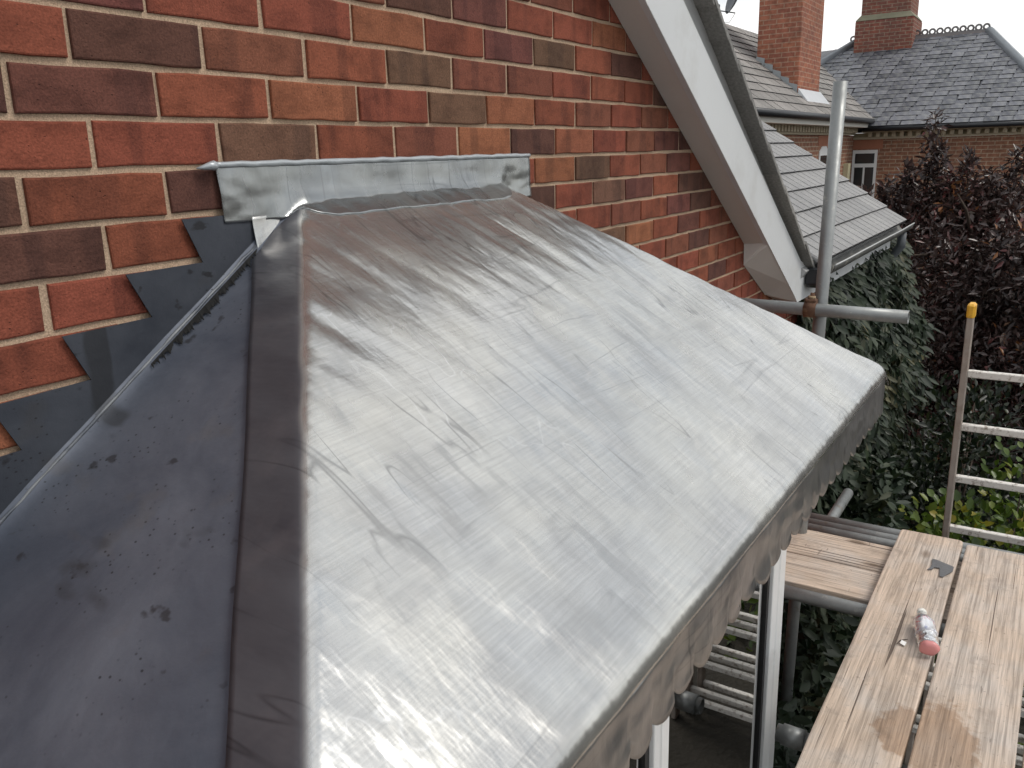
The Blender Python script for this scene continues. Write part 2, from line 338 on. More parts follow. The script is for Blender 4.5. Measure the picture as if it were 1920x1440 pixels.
# ------------------------------------------------------------------ ground
def ground():
    t = NT('lawn_ground'); v = t.map()
    c = t.mix(t.noise(v, 1.2, 6, 0.65), (0.016, 0.014, 0.010), (0.040, 0.034, 0.024)); t.set(color=c, rough=0.95); t.bump(t.noise(v, 25, 5), 0.6, 0.03)
    n = 24; V, F = [], []
    for i in range(n + 1):
        for j in range(n + 1):
            x = -120 + 360 * i / n; y = -150 + 300 * j / n
            V.append((x, y, -3.0 + (0.05 * fbm(x * 0.1, y * 0.1) if (x * x + y * y) > 400 else 0)))
    for i in range(n):
        for j in range(n): a = i * (n + 1) + j; F.append((a, a + n + 1, a + n + 2, a + 1))
    o = obj('ground', mesh('ground', V, F, t.m)); o['kind'] = 'structure'
ground()

# ================================================================== THE HOUSE
house = thing('brick_house', 'red brick house with a lead-covered bay roof and white gable bargeboard', 'house', (0, 0, -3))
HZ = 3.0
def hp(name, me, label=None, parent=None):
    """part of the house: meshes are written in world coordinates, the empty stands at z=-3"""
    o = obj(name, me, parent or house, None, label)
    if parent is None: o.location = (0, 0, HZ)
    return o
# roof heightfield of the bay
Z0, SF = -0.062, 0.68
def zf(y): return Z0 + SF * y
def zl(x): return -0.146 + 0.667 * (x - 0.27)
def zr(x): return Z0 - 0.746 * (x - 1.05)
YE = -0.812
def smin(a, b, k=0.012):
    h = max(0.0, min(1.0, 0.5 + 0.5 * (b - a) / k)); return b * (1 - h) + a * h - k * h * (1 - h)
def zroof(x, y): return smin(smin(zf(y), zl(x), 0.014), zr(x)) + (0.0)
BX, BZ = 2.366, 0.007                 # a point on the lower edge of the bargeboard
BS = -0.62
def zbarge(x): return BZ + BS * (x - BX)
APX = -1.2                            # gable apex
def zgable(x): return zbarge(x) if x >= APX else zbarge(APX) + 0.62 * (x - APX)

# ---- brick wall -------------------------------------------------------------
WX0, WX1 = -4.6, 6.3
wall_poly = [(WX0, -3.0), (WX1, -3.0), (WX1, -0.62), (3.52, -0.62), (APX, zbarge(APX) + 0.09), (WX0, zgable(WX0) + 0.09)]
wall = hp('wall', prism_me('wall', wall_poly, 1, 0.0055, 0.22, MM), 'red brick wall with recessed sandy mortar joints')
def brick_mesh(i, w=0.215, h=0.0655, d=0.05):
    r = random.Random(i * 13 + 5); bm = bmesh.new(); add_box(bm, (-w / 2, 0.0, -h / 2), (w / 2, d, h / 2))
    bmesh.ops.subdivide_edges(bm, edges=[e for e in bm.edges if abs(e.verts[0].co.x - e.verts[1].co.x) > 0.1], cuts=3)
    for v in bm.verts: v.co += Vector((r.uniform(-.0012, .0012), r.uniform(-.0006, .0008), r.uniform(-.0013, .0013)))
    fe = [e for e in bm.edges if all(v.co.y < 0.01 for v in e.verts) and len([f for f in e.link_faces if all(v.co.y < 0.01 for v in f.verts)]) == 1]
    bmesh.ops.bevel(bm, geom=fe, offset=0.003, segments=2, profile=0.5, affect='EDGES')
    return bm_mesh('brick', bm, MB)
BM = [brick_mesh(i) for i in range(8)]
BCOL = {'r': (0.245, 0.072, 0.042), 'o': (0.275, 0.100, 0.052), 'd': (0.118, 0.052, 0.038), 'g': (0.150, 0.078, 0.050), 'p': (0.160, 0.058, 0.045), 'b': (0.205, 0.072, 0.044)}
#   colours read off the photograph, row by row; first letter = brick right of perpend index k0
ROWC = {4: (2, 'bdprr'), 3: (-2, 'dprrorpgrdrr'), 2: (-1, 'rdbrgbbrrrd'), 1: (-2, 'dprorgorbrbr'), 0: (-1, 'rrgrbodorbpd'), -1: (-2, 'drdrgrrogrbp'), -2: (-1, 'drgrrrdrgprdd'),
        -3: (-2, 'rrrrrrrrrbrpd'), -4: (-2, 'rrrrrrrrrgorpr')}
ROWDX = {2: -0.011, 1: 0.006, -3: 0.006, 3: 0.007, -2: -0.003}
CAM = Vector(cam.location)
fx = 1567.15; RM = cam.rotation_euler.to_matrix().transposed()
def px(p):
    c = RM @ (Vector(p) - CAM)
    return (960 + fx * c.x / -c.z, 720 - fx * c.y / -c.z) if c.z < -0.05 else (-9999, -9999)
def seen(p):
    u, v = px(p)
    if not (-130 < u < 1960 and -70 < v < 1480): return False
    for i in range(1, 70):
        q = CAM + (Vector(p) - CAM) * (i / 70)
        if YE < q.y < -0.004 and -0.5 < q.x < 1.8 and q.z < zroof(q.x, q.y) and q.z > -0.8: return False
    return True
rest = bmesh.new(); nb = 0
for r in range(-40, 34):
    zc = (r + 0.5) * 0.075
    k = -22
    while k < 30:
        xc = (k + 0.5 + (0.5 if r % 2 else 0.0)) * 0.225 + ROWDX.get(r, 0.0) + 0.0025 * nz(k * 3.7, r * 2.1)
        kk = k + (0.5 if r % 2 else 0.0); k += 1
        x0, x1 = xc - 0.1075, xc + 0.1075
        if x0 < WX0 or x1 > WX1: continue
        top = max(zgable(x0), zgable(x1)) + 0.06 if x1 < 3.55 else -0.64
        if zc + 0.03 > top: continue
        vis = any(seen((x, 0, zc + dz)) for x in (x0 + .02, xc, x1 - .02) for dz in (-.02, .02)) and x0 < 3.95
        rr = random.Random(r * 991 + k * 17)
        if vis:
            o = bpy.data.objects.new('brick', BM[rr.randrange(8)]); link(o, wall); nb += 1
            o.location = (xc, 0.0015 * rr.uniform(-1, 1), zc + rr.uniform(-.0008, .0008)); o.rotation_euler = (rr.uniform(-.006, .006), rr.uniform(-.004, .004), rr.uniform(-.004, .004))
            key = None
            if r in ROWC:
                i = int(math.floor(kk)) - ROWC[r][0]
                if 0 <= i < len(ROWC[r][1]): key = ROWC[r][1][i]
            if key is None: key = rr.choice('rrrrrrbbopd')
            c = BCOL[key]; j = rr.uniform(0.90, 1.12)
            o.color = (c[0] * j, c[1] * j * rr.uniform(0.94, 1.06), c[2] * j, 1)
        elif not (-0.35 < x0 and x1 < 1.6 and zc < -0.75):
            add_box(rest, (x0, 0.0, zc - 0.0325), (x1, 0.04, zc + 0.0325))
o = obj('brick_field', bm_mesh('brick_field', rest, MB), wall); o['kind'] = 'stuff'; o.color = (0.27, 0.075, 0.042, 1)
print('visible bricks', nb)

# ---- lead sheets of the bay roof -------------------------------------------
def ripple(x, y):
    s = -y / 0.81
    a = 0.0021 * fbm(x * 5.0 + y * 2.6, y * 1.8, 2.0, 3) + 0.0011 * fbm(x * 16 + y * 8, y * 4, 9.0, 3)
    # dressing wrinkles under the abutment, running down the slope
    a += 0.0026 * max(0, 1 - s * 1.5) * nz((x + y * 0.55) * 22, y * 3.0, 4.0)
    # hammered puckers along the right hip
    e = x - (1.05 + 0.911 * -y)
    a += 0.0024 * math.exp(-(e / 0.10) ** 2) * nz((x + y) * 12 + 3, y * 22, 1.0)
    # puckers along the left hip
    e = x - (0.396 + 1.02 * y)
    a += 0.0019 * math.exp(-((e - 0.04) / 0.06) ** 2) * nz(x * 9, y * 14, 6.0)
    return a
_dr = random.Random(3); DENTS = []
for _k in range(46):
    _y = _dr.uniform(-0.80, -0.08); _x = _dr.uniform(0.42 + 1.02 * _y, 1.0 - 0.9 * _y); _a = _dr.gauss(1.15, 0.45)
    DENTS.append((_x, _y, math.cos(_a), math.sin(_a), _dr.uniform(0.012, 0.05), _dr.uniform(0.003, 0.006), _dr.uniform(-0.0011, 0.0008)))
for _x, _y in ((0.62, -0.73), (0.69, -0.71), (0.73, -0.69), (0.78, -0.73), (0.66, -0.68), (0.83, -0.70), (0.22, -0.70), (0.12, -0.66), (0.60, -0.50), (0.64, -0.51)):
    _a = _dr.gauss(1.2, 0.5); DENTS.append((_x, _y, math.cos(_a), math.sin(_a), 0.022, 0.0045, 0.0013))
def dents(x, y):
    a = 0.0
    for (dx_, dy_, c, s_, L, w, h) in DENTS:
        ex, ey = x - dx_, y - dy_
        if abs(ex) > 0.12 or abs(ey) > 0.12: continue
        u, v = ex * c + ey * s_, -ex * s_ + ey * c; v += 0.3 * w * math.sin(u * 90)
        a += h * math.exp(-(u / L) ** 2 - (v / w) ** 2)
    return a
def front_sheet():
    V, F = [], []
    ny, cols = 200, None
    for j in range(ny + 1):
        y = -0.001 + (YE + 0.010) * j / ny
        hl, hr = 0.396 + 1.02 * y, 1.05 - 0.911 * y
        fw = 0.113 + 0.016 * math.exp(y / 0.12) + 0.004 * nz(y * 7, 3.3)
        xs = [hl - fw + (fw - 0.02) * i / 9 for i in range(9)]
        xs += [hl - 0.02 + 0.04 * i / 10 for i in range(10)]
        xs += [hl + 0.02 + (hr - hl - 0.035) * i / 260 for i in range(260)]
        xs += [hr - 0.015 + 0.03 * i / 8 for i in range(9)] + [hr + 0.06]
        cols = len(xs)
        for x in xs:
            fl = 0.0055
            V.append((x, y, zroof(x, y) + fl + ripple(x, y) + dents(x, y)))
    # turned-down nose
    nose = [(0.024 * math.sin(R(a)), -0.68 * 0.0 - 0.024 * (1 - math.cos(R(a))) - 0.010 * math.sin(R(a))) for a in (12, 25, 40, 55, 70, 82, 90)]
    for (dy, dz) in nose:
        j = ny; y = -0.001 + (YE + 0.010)
        for i in range(cols):
            b = V[ny * cols + i]; V.append((b[0], b[1] - dy, b[2] + dz))
    for j in range(ny + len(nose)):
        for i in range(cols - 1):
            a = j * cols + i; F.append((a, a + 1, a + cols + 1, a + cols))
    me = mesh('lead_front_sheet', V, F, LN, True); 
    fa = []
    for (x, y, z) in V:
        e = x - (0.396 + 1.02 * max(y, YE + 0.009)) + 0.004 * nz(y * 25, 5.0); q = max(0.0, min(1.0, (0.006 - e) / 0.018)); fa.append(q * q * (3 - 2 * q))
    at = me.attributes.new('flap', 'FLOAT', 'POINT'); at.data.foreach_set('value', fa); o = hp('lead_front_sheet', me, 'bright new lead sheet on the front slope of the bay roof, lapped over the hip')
    sm = o.modifiers.new('thick', 'SOLIDIFY'); sm.thickness = 0.0025; sm.offset = -1
    return o
sheet = front_sheet()
def apron():
    # vertical lead drop with scalloped lower edge along front and right end
    pitch = 0.0745; V, F = [], []
    path = []
    xa, xb = -0.44, 1.795
    n = int((xb - xa) / pitch * 14)
    for i in range(n + 1): path.append((xa + (xb - xa) * i / n, 'f'))
    zt = zf(YE + 0.009) + 0.0055 - 0.034; rows = 12; AY = YE + 0.009 - 0.024
    pts = []
    for i in range(n + 1):
        x = xa + (xb - xa) * i / n; pts.append((x, AY, x))
    for i in range(1, 9):
        t = i / 8 * math.pi / 2; pts.append((xb + 0.012 * math.sin(t), AY + 0.012 * (1 - math.cos(t)), xb + 0.02 * i / 8))
    m = 150
    for i in range(1, m + 1): pts.append((xb + 0.012, AY + 0.012 + (0.80) * i / m, xb + 0.02 + 0.80 * i / m))
    for (x, y, s) in pts:
        k = (s - 0.0) / pitch; f = k - math.floor(k); idx = math.floor(k)
        jit = 0.006 * nz(idx * 5.1, 2.2)
        drop = 0.084 + jit + 0.030 * (math.sin(math.pi * min(1, f * 1.0)) ** 0.55) * (0.75 + 0.35 * f) + (0.007 * (f - .5))
        for r in range(rows + 1):
            q = r / rows
            bul = min(1, q * 4) * (0.004 * fbm(s * 9, q * 3, 1.5, 3) + 0.004 * q * nz(s * 13, 7.7) + 0.0045 * q * q * (f - 0.5))
            nx, ny_ = (0, -1) if y < AY + 0.001 else (1, 0)
            V.append((x + nx * bul, y + ny_ * bul, zt + ripple(x, YE + 0.009) * (1 - q) - drop * q))
    c = rows + 1
    for i in range(len(pts) - 1):
        for r in range(rows): a = i * c + r; F.append((a, a + c, a + c + 1, a + 1))
    me = mesh('scalloped_apron', V, F, LA, True); o = hp('scalloped_apron', me, 'dull lead apron with scalloped lower edge hanging from the bay roof eave')
    sm = o.modifiers.new('thick', 'SOLIDIFY'); sm.thickness = 0.0025; sm.offset = 1
apron()
def side_sheet():
    V, F = [], []; ny, nx = 60, 50
    for j in range(ny + 1):
        y = -0.0085 + (YE + 0.0085) * (j / ny) ** 2.2
        x1 = 0.396 + 1.02 * y - 0.03; x0 = -0.47
        for i in range(nx + 1):
            x = x0 + (max(x1, x0 + .01) - x0) * i / nx
            z = zl(x) + 0.0012 * fbm(x * 7, y * 7, 3, 3)
            z += 0.020 * math.exp((y + 0.0085) / 0.011) * (1 + 0.15 * nz(x * 9, 3))   # fillet into the upstand
            V.append((x, y, z))
    for j in range(ny):
        for i in range(nx): a = j * (nx + 1) + i; F.append((a, a + 1, a + nx + 2, a + nx + 1))
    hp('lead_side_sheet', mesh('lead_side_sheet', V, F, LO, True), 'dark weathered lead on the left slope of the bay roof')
    # right slope (turned away)
    V, F = [], []
    for j in range(21):
        y = -0.002 + YE * j / 20; x0 = 1.05 - 0.911 * y + 0.01
        for i in range(11): x = x0 + (1.80 - x0) * i / 10 if x0 < 1.8 else 1.80; V.append((x, y, zr(x) + 0.001))
    for j in range(20):
        for i in range(10): a = j * 11 + i; F.append((a, a + 1, a + 12, a + 11))
    hp('lead_side_sheet', mesh('lead_side_sheet', V, F, LO, True))
side_sheet()
def step_flashing():
    # toothed upstand: profile in wall plane
    up = []
    x, z = 0.34, -0.079
    teeth = [(0.127, -0.0795, 0.157, -0.1525), (0.016, -0.1545, 0.050, -0.2265), (-0.097, -0.2295, -0.065, -0.3015), (-0.212, -0.3045, -0.181, -0.3765), (-0.325, -0.3795, -0.293, -0.4515), (-0.44, -0.4545, -0.41, -0.5265)]
    poly = [(0.36, -0.0795)]
    for a in teeth: poly += [(a[0], a[1]), (a[2], a[3])]
    poly += [(-0.60, -0.53), (-0.60, zl(-0.60) + 0.004), (0.36, zl(0.36) + 0.004)]
    bm = bmesh.new(); vs_ = [bm.verts.new((p[0], -0.0065, p[1])) for p in poly]; f = bm.faces.new(vs_)
    bmesh.ops.triangulate(bm, faces=[f]); bmesh.ops.subdivide_edges(bm, edges=bm.edges[:], cuts=2, use_grid_fill=True)
    bmesh.ops.recalc_face_normals(bm, faces=bm.faces[:])
    me = bpy.data.meshes.new('step_flashing'); bm.to_mesh(me); bm.free(); me.materials.append(mat_lead_old('lead_upstand', 0.45))
    o = hp('step_flashing', me, 'dark stepped lead flashing cut into the brick joints'); sm = o.modifiers.new('t', 'SOLIDIFY'); sm.thickness = 0.0022; sm.offset = 0
    # rolled crease where upstand meets slope: pale patches paint in its highlight
    pts = [(0.266 - 0.60 * i / 40 + 0.003 * nz(i * .7), -0.013 - 0.001 * nz(i * .9, 4), zl(0.266 - 0.60 * i / 40) + 0.0125 + 0.002 * nz(i * .6, 2)) for i in range(41)]
    CRE = mat_simple('lead_edge_highlight', (0.22, 0.23, 0.24), 0.5, 0.5, 0.3, 30, 0.2, 60, dirt=(0.07, 0.08, 0.10), dscale=14, dthr=(0.45, 0.6))
    hp('flashing_crease', tube_me('flashing_crease', pts, [0.0028 + 0.0022 * nz(i * 0.37, 3) for i in range(41)], CRE, 8))
    # black gap / torn tar edge below the crease
    BLK = mat_simple('bitumen', (0.005, 0.005, 0.005), 0.75, 0, 0.3, 40)
    V, F = [], []; n = 220
    for i in range(n + 1):
        t = i / n; xx = 0.262 - 0.235 * t; w = 0.020 * math.sin(math.pi * min(1, t * 1.0)) ** 0.7 * max(0.05, 0.6 + 1.0 * nz(t * 24, 1)) + 0.001 + 0.020 * max(0, nz(t * 70, 8))
        for q in (0, 1):
            yy = -0.020 - q * w; V.append((xx - 0.3 * q * w, yy, zl(xx - 0.3 * q * w) + 0.0045 + 0.020 * math.exp((yy + 0.0085) / 0.011)))
    for i in range(n): F.append((2 * i, 2 * i + 2, 2 * i + 3, 2 * i + 1))
    hp('bitumen_streak', mesh('bitumen_streak', V, F, BLK), 'black bitumen streak along the lead crease')
step_flashing()
def corner_piece():
    # crumpled lead turned up the wall between hip flap and cover flashing
    V, F = [], []; n, m = 26, 12
    for i in range(n + 1):
        x = 0.266 + 0.088 * i / n
        for j in range(m + 1):
            t = j / m; z0 = zl(x) - 0.004; z = z0 + (max(-0.086, z0 + 0.004) - z0) * t
            y = -0.0095 - 0.010 * (1 - t) ** 2 + 0.0015 * nz(x * 30, z * 22, 3)
            V.append((x, y, z))
    for i in range(n):
        for j in range(m): a = i * (m + 1) + j; F.append((a, a + m + 1, a + m + 2, a + 1))
    o = hp('lead_corner', mesh('lead_corner', V, F, LN, True), 'crumpled bright lead corner under the cover flashing'); sm = o.modifiers.new('t', 'SOLIDIFY'); sm.thickness = 0.002; sm.offset = 1
corner_piece()
def cover_flashing():
    V, F = [], []; nx, nv = 110, 26
    x0, x1 = 0.205, 1.197
    for i in range(nx + 1):
        x = x0 + (x1 - x0) * i / nx
        # amount that the lower half is dressed out over the ridge
        a = 1 / (1 + math.exp(-(x - 0.385) / 0.018)); b = 1 / (1 + math.exp((x - 1.052) / 0.010)); on = a * b
        left = 1 - a
        pinch = math.exp(-((x - 0.388) / 0.016) ** 2); pinch2 = math.exp(-((x - 1.05) / 0.012) ** 2)
        ztop = 0.0005 + 0.002 * nz(x * 9, 1) + 0.004 * max(0, x - 1.1) * nz(x * 40)
        zbot_flat = -0.092 - 0.010 * (x - x0) / (x1 - x0) + 0.002 * nz(x * 10, 5)
        for j in range(nv + 1):
            t = j / nv
            zz = ztop + (zbot_flat - ztop) * t; yy = -0.0075 - 0.004 * t
            # dressed profile: down the wall to z=-0.045 then out over the slope
            s = t * 0.122
            py, pz = -0.0085, ztop; ds = s / 12
            for q in range(12):
                u = (q + 0.5) * ds; th = R(4) + R(52) * max(0.0, min(1.0, (u - 0.030) / 0.062)) ** 1.3
                py -= ds * math.sin(th); pz -= ds * math.cos(th)
            pz = max(pz, zf(py) + 0.007) if False else pz
            y = yy * (1 - on) + py * on; z = zz * (1 - on) + pz * on
            # never inside the sheet
            y -= (0.006 * pinch * t ** 2 + 0.006 * pinch2 * t ** 2); z += 0.006 * pinch * t ** 3 + 0.006 * pinch2 * t ** 2
            # gentle fold on the left flap
            y -= 0.012 * left * max(0, (x - 0.30) / 0.09) * t ** 1.5
            y += (0.0055 + 0.006 * max(0, min(1, (x - 1.04) / 0.05))) * fbm(x * 9, z * 13, 2.2, 3) * t - 0.001 * nz(x * 40, z * 40) * 0.5
            y = min(y, -0.006)
            zs = zroof(x, y) + ripple(x, y) + 0.0105
            if z < zs and x > 0.30: z = zs
            V.append((x + 0.004 * (t if i == 0 else 0), y, z))
    c = nv + 1
    for i in range(nx):
        for j in range(nv): a = i * c + j; F.append((a, a + c, a + c + 1, a + 1))
    o = hp('cover_flashing', mesh('cover_flashing', V, F, LH, True), 'silver lead cover flashing pinched over the top of the bay roof')
    sm = o.modifiers.new('thick', 'SOLIDIFY'); sm.thickness = 0.0025; sm.offset = 1
    SEAL = mat_simple('grey_sealant', (0.40, 0.43, 0.45), 0.3, 0.2, 0.15, 30, 0.3, 90)
    pts = [(0.202 + 0.993 * i / 90, -0.0085, 0.0035 + 0.0018 * nz(i * 0.33, 2) + 0.003 * max(0, nz(i * .13, 5)) * (i > 75)) for i in range(91)]
    rad = [0.0052 + 0.0016 * nz(i * 0.21, 9) for i in range(91)]
    obj('sealant_bead', tube_me('sealant_bead', pts, rad, SEAL, 8), o, None)
    pts = [(0.168, -0.006, -0.001), (0.178, -0.010, 0.000), (0.188, -0.014, 0.002), (0.197, -0.014, 0.003), (0.206, -0.011, 0.002)]
    obj('sealant_blob', tube_me('sealant_blob', pts, [0.001, 0.004, 0.0065, 0.008, 0.004], SEAL, 8), o, None)
cover_flashing()

# ---- bay window below ---------------------------------------------------------
WY = -0.62
GLASS = mat_pane(); GASK = mat_simple('black_gasket', (0.012, 0.012, 0.013), 0.5, 0, 0.2, 10)
def post(x0, x1, label=None):
    bm = bmesh.new(); w = x1 - x0
    prof = [(x0, WY + 0.07), (x0, WY + 0.012), (x0 + w * .18, WY + 0.004), (x0 + w * .22, WY), (x0 + w * .62, WY), (x0 + w * .66, WY + 0.006), (x0 + w * .86, WY + 0.006), (x0 + w * .90, WY + 0.016), (x1, WY + 0.018), (x1, WY + 0.07)]
    va = [bm.verts.new((p[0], p[1], -2.25)) for p in prof]; vb = [bm.verts.new((p[0], p[1], -0.70)) for p in prof]
    for i in range(len(prof)): j = (i + 1) % len(prof); bm.faces.new([va[i], va[j], vb[j], vb[i]])
    bm.faces.new(va); bm.faces.new(vb)
    p = hp('window_post', bm_mesh('window_post', bm, UPVC, bevel=0.0015), label)
    obj('gasket', box_me('gasket', (x0 - 0.022, WY + 0.022, -2.2), (x0 - 0.001, WY + 0.05, -0.72), GASK), p)
post(1.545, 1.672, 'white corner post of the bay window'); post(0.672, 0.752, 'white mullion of the bay window'); post(-0.13, -0.05)
for a, b in ((0.754, 1.522), (-0.048, 0.650)):
    hp('window_pane', box_me('window_pane', (a, WY + 0.030, -2.2), (b, WY + 0.034, -0.72), GLASS), 'glass pane of the bay window')
SLATM = mat_simple('blind_slat', (0.75, 0.73, 0.69), 0.5, 0, 0.1, 10)
for a, b in ((0.77, 1.20), (-0.03, 0.63)):
    bl = hp('window_blind', box_me('window_blind', (a, WY + 0.045, -0.80), (b, WY + 0.07, -0.765), UPVC), 'slatted blind behind the bay window glass')
    sme = prism_me('slat', [(-0.010, -0.0045), (0.010, 0.0035), (0.010, 0.0047), (-0.010, -0.0033)], 0, a + 0.01, b - 0.01, SLATM)
    for k in range(45): obj('slat', sme, bl, (0, WY + 0.056, -0.83 - 0.030 * k))
hp('window_head', box_me('window_head', (-0.40, WY - 0.02, -0.80), (1.70, WY + 0.07, -0.702), UPVC))
hp('window_sill', box_me('window_sill', (-0.42, WY - 0.06, -2.31), (1.74, WY + 0.10, -2.252), UPVC, 0.006))
DARKIN = mat_simple('dim_interior', (0.06, 0.055, 0.05), 0.9, 0, 0.3, 3)
def room():
    bm = bmesh.new(); add_box(bm, (-0.36, -0.50, -2.25), (1.50, 0.004, -0.82)); me = bm_mesh('bay_interior', bm, DARKIN)
    hp('bay_interior', me)
room()
hp('bay_base_wall', box_me('bay_base_wall', (-0.40, WY - 0.0, -2.999), (1.70, -0.002, -2.313), mat_farbrick('bay_base_brick', (0.30, 0.085, 0.045), (0.22, 0.07, 0.045), (0.40, 0.31, 0.22), rot=(R(90), 0, 0))))
hp('bay_soffit', box_me('bay_soffit', (-0.43, YE + 0.002, -0.694), (1.78, -0.60, -0.676), SOFF))
hp('bay_side_wall', box_me('bay_side_wall', (1.60, WY + 0.08, -2.25), (1.66, -0.003, -0.70), UPVC))

# ---- gable verge ---------------------------------------------------------------
YB = -0.11
XB1 = 3.58
def zvt(x): return zbarge(x) + 0.345 - 0.058 * (x - 2.17)
def barge():
    xa = APX; T = 0.215      # vertical height of white board
    poly = [(xa, zbarge(xa)), (3.555, zbarge(3.555)), (3.60, -0.765), (3.98, -0.765), (3.98, -0.66), (3.62, zbarge(3.62) + T), (xa, zbarge(xa) + T)]
    hp('bargeboard', prism_me('bargeboard', poly, 1, YB, YB + 0.022, BARGE, 0.002), 'white painted bargeboard running down the gable')
    polyl = [(xa - 3.6, zgable(xa - 3.6)), (xa - .001, zbarge(xa)), (xa - .001, zbarge(xa) + T), (xa - 3.6, zgable(xa - 3.6) + T)]
    hp('bargeboard', prism_me('bargeboard', polyl, 1, YB, YB + 0.022, BARGE))
    # grey strip above, set back; its tone paints in shade under the verge
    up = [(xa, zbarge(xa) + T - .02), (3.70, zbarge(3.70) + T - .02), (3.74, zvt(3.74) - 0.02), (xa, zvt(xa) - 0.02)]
    hp('verge_shade_strip', prism_me('verge_shade_strip', up, 1, YB + 0.024, YB + 0.05, UNDER), 'grey strip between bargeboard and verge tiles, toned as verge shade')
    # soffit panels
    wallp = [(xa, zbarge(xa)), (3.035, zbarge(3.035) - 0.004), (3.045, -0.51), (3.40, -0.70), (3.62, -0.764)]
    barp = [(xa, zbarge(xa) + 0.004), (3.035, zbarge(3.035) + 0.002), (3.050, zbarge(3.05) + 0.002), (3.42, zbarge(3.42) + 0.002), (3.60, -0.762)]
    for i in range(4):
        a, b = wallp[i], wallp[i + 1]; c, d = barp[i], barp[i + 1]; g = 0.0015
        V = [(a[0] + g, -0.001, a[1]), (b[0] - g, -0.001, b[1]), (d[0] - g, YB + 0.003, d[1]), (c[0] + g, YB + 0.003, c[1])]
        V += [(v[0], v[1], v[2] + 0.012) for v in V]
        hp('soffit_panel', mesh('soffit_panel', V, [(0, 1, 2, 3), (7, 6, 5, 4), (0, 4, 5, 1), (1, 5, 6, 2), (2, 6, 7, 3), (3, 7, 4, 0)], SOFF))
    hp('gutter_stop_end', prism_me('gutter_stop_end', [(3.70, -0.60), (3.71, -0.685), (3.76, -0.71), (3.90, -0.71), (3.94, -0.68), (3.95, -0.60)], 1, YB - 0.075, YB - 0.003, BLACKP, 0.006), 'black gutter end at the foot of the bargeboard')
barge()
def verge_tiles():
    L = 0.165; n = int((3.86 + 0.6) / (L * math.cos(math.atan(0.62))))
    ang = math.atan(0.62)
    me = prism_me('verge_tile', [(-L * 0.62, -0.009), (L * 0.62, -0.012), (L * 0.62, 0.006), (-L * 0.62, 0.011)], 1, -0.028, 0.25, VERGE, 0.002)
    top = hp('gable_roof', prism_me('gable_roof', [(3.78, zvt(3.78) - 0.012), (APX, zvt(APX) - 0.012), (-4.8, zgable(-4.8) + 0.50), (-4.8, zgable(-4.8) + 0.44), (APX, zvt(APX) - 0.07), (3.78, zvt(3.78) - 0.07)], 1, YB + 0.06, 4.2, UNDER), 'gable roof seen edge on behind the bargeboard')
    for i in range(n):
        x = 3.76 - i * L * math.cos(ang)
        if x < 0.9: break
        z = zvt(x) - 0.006
        o = obj('verge_tile', me, top, (x, YB - 0.012 + 0.006 * nz(i * 1.7), z + 0.003 * nz(i * 2.3, 4))); o.rotation_euler = (0, math.atan(0.678) + R(2) + 0.02 * nz(i * 3.1), 0)
verge_tiles()

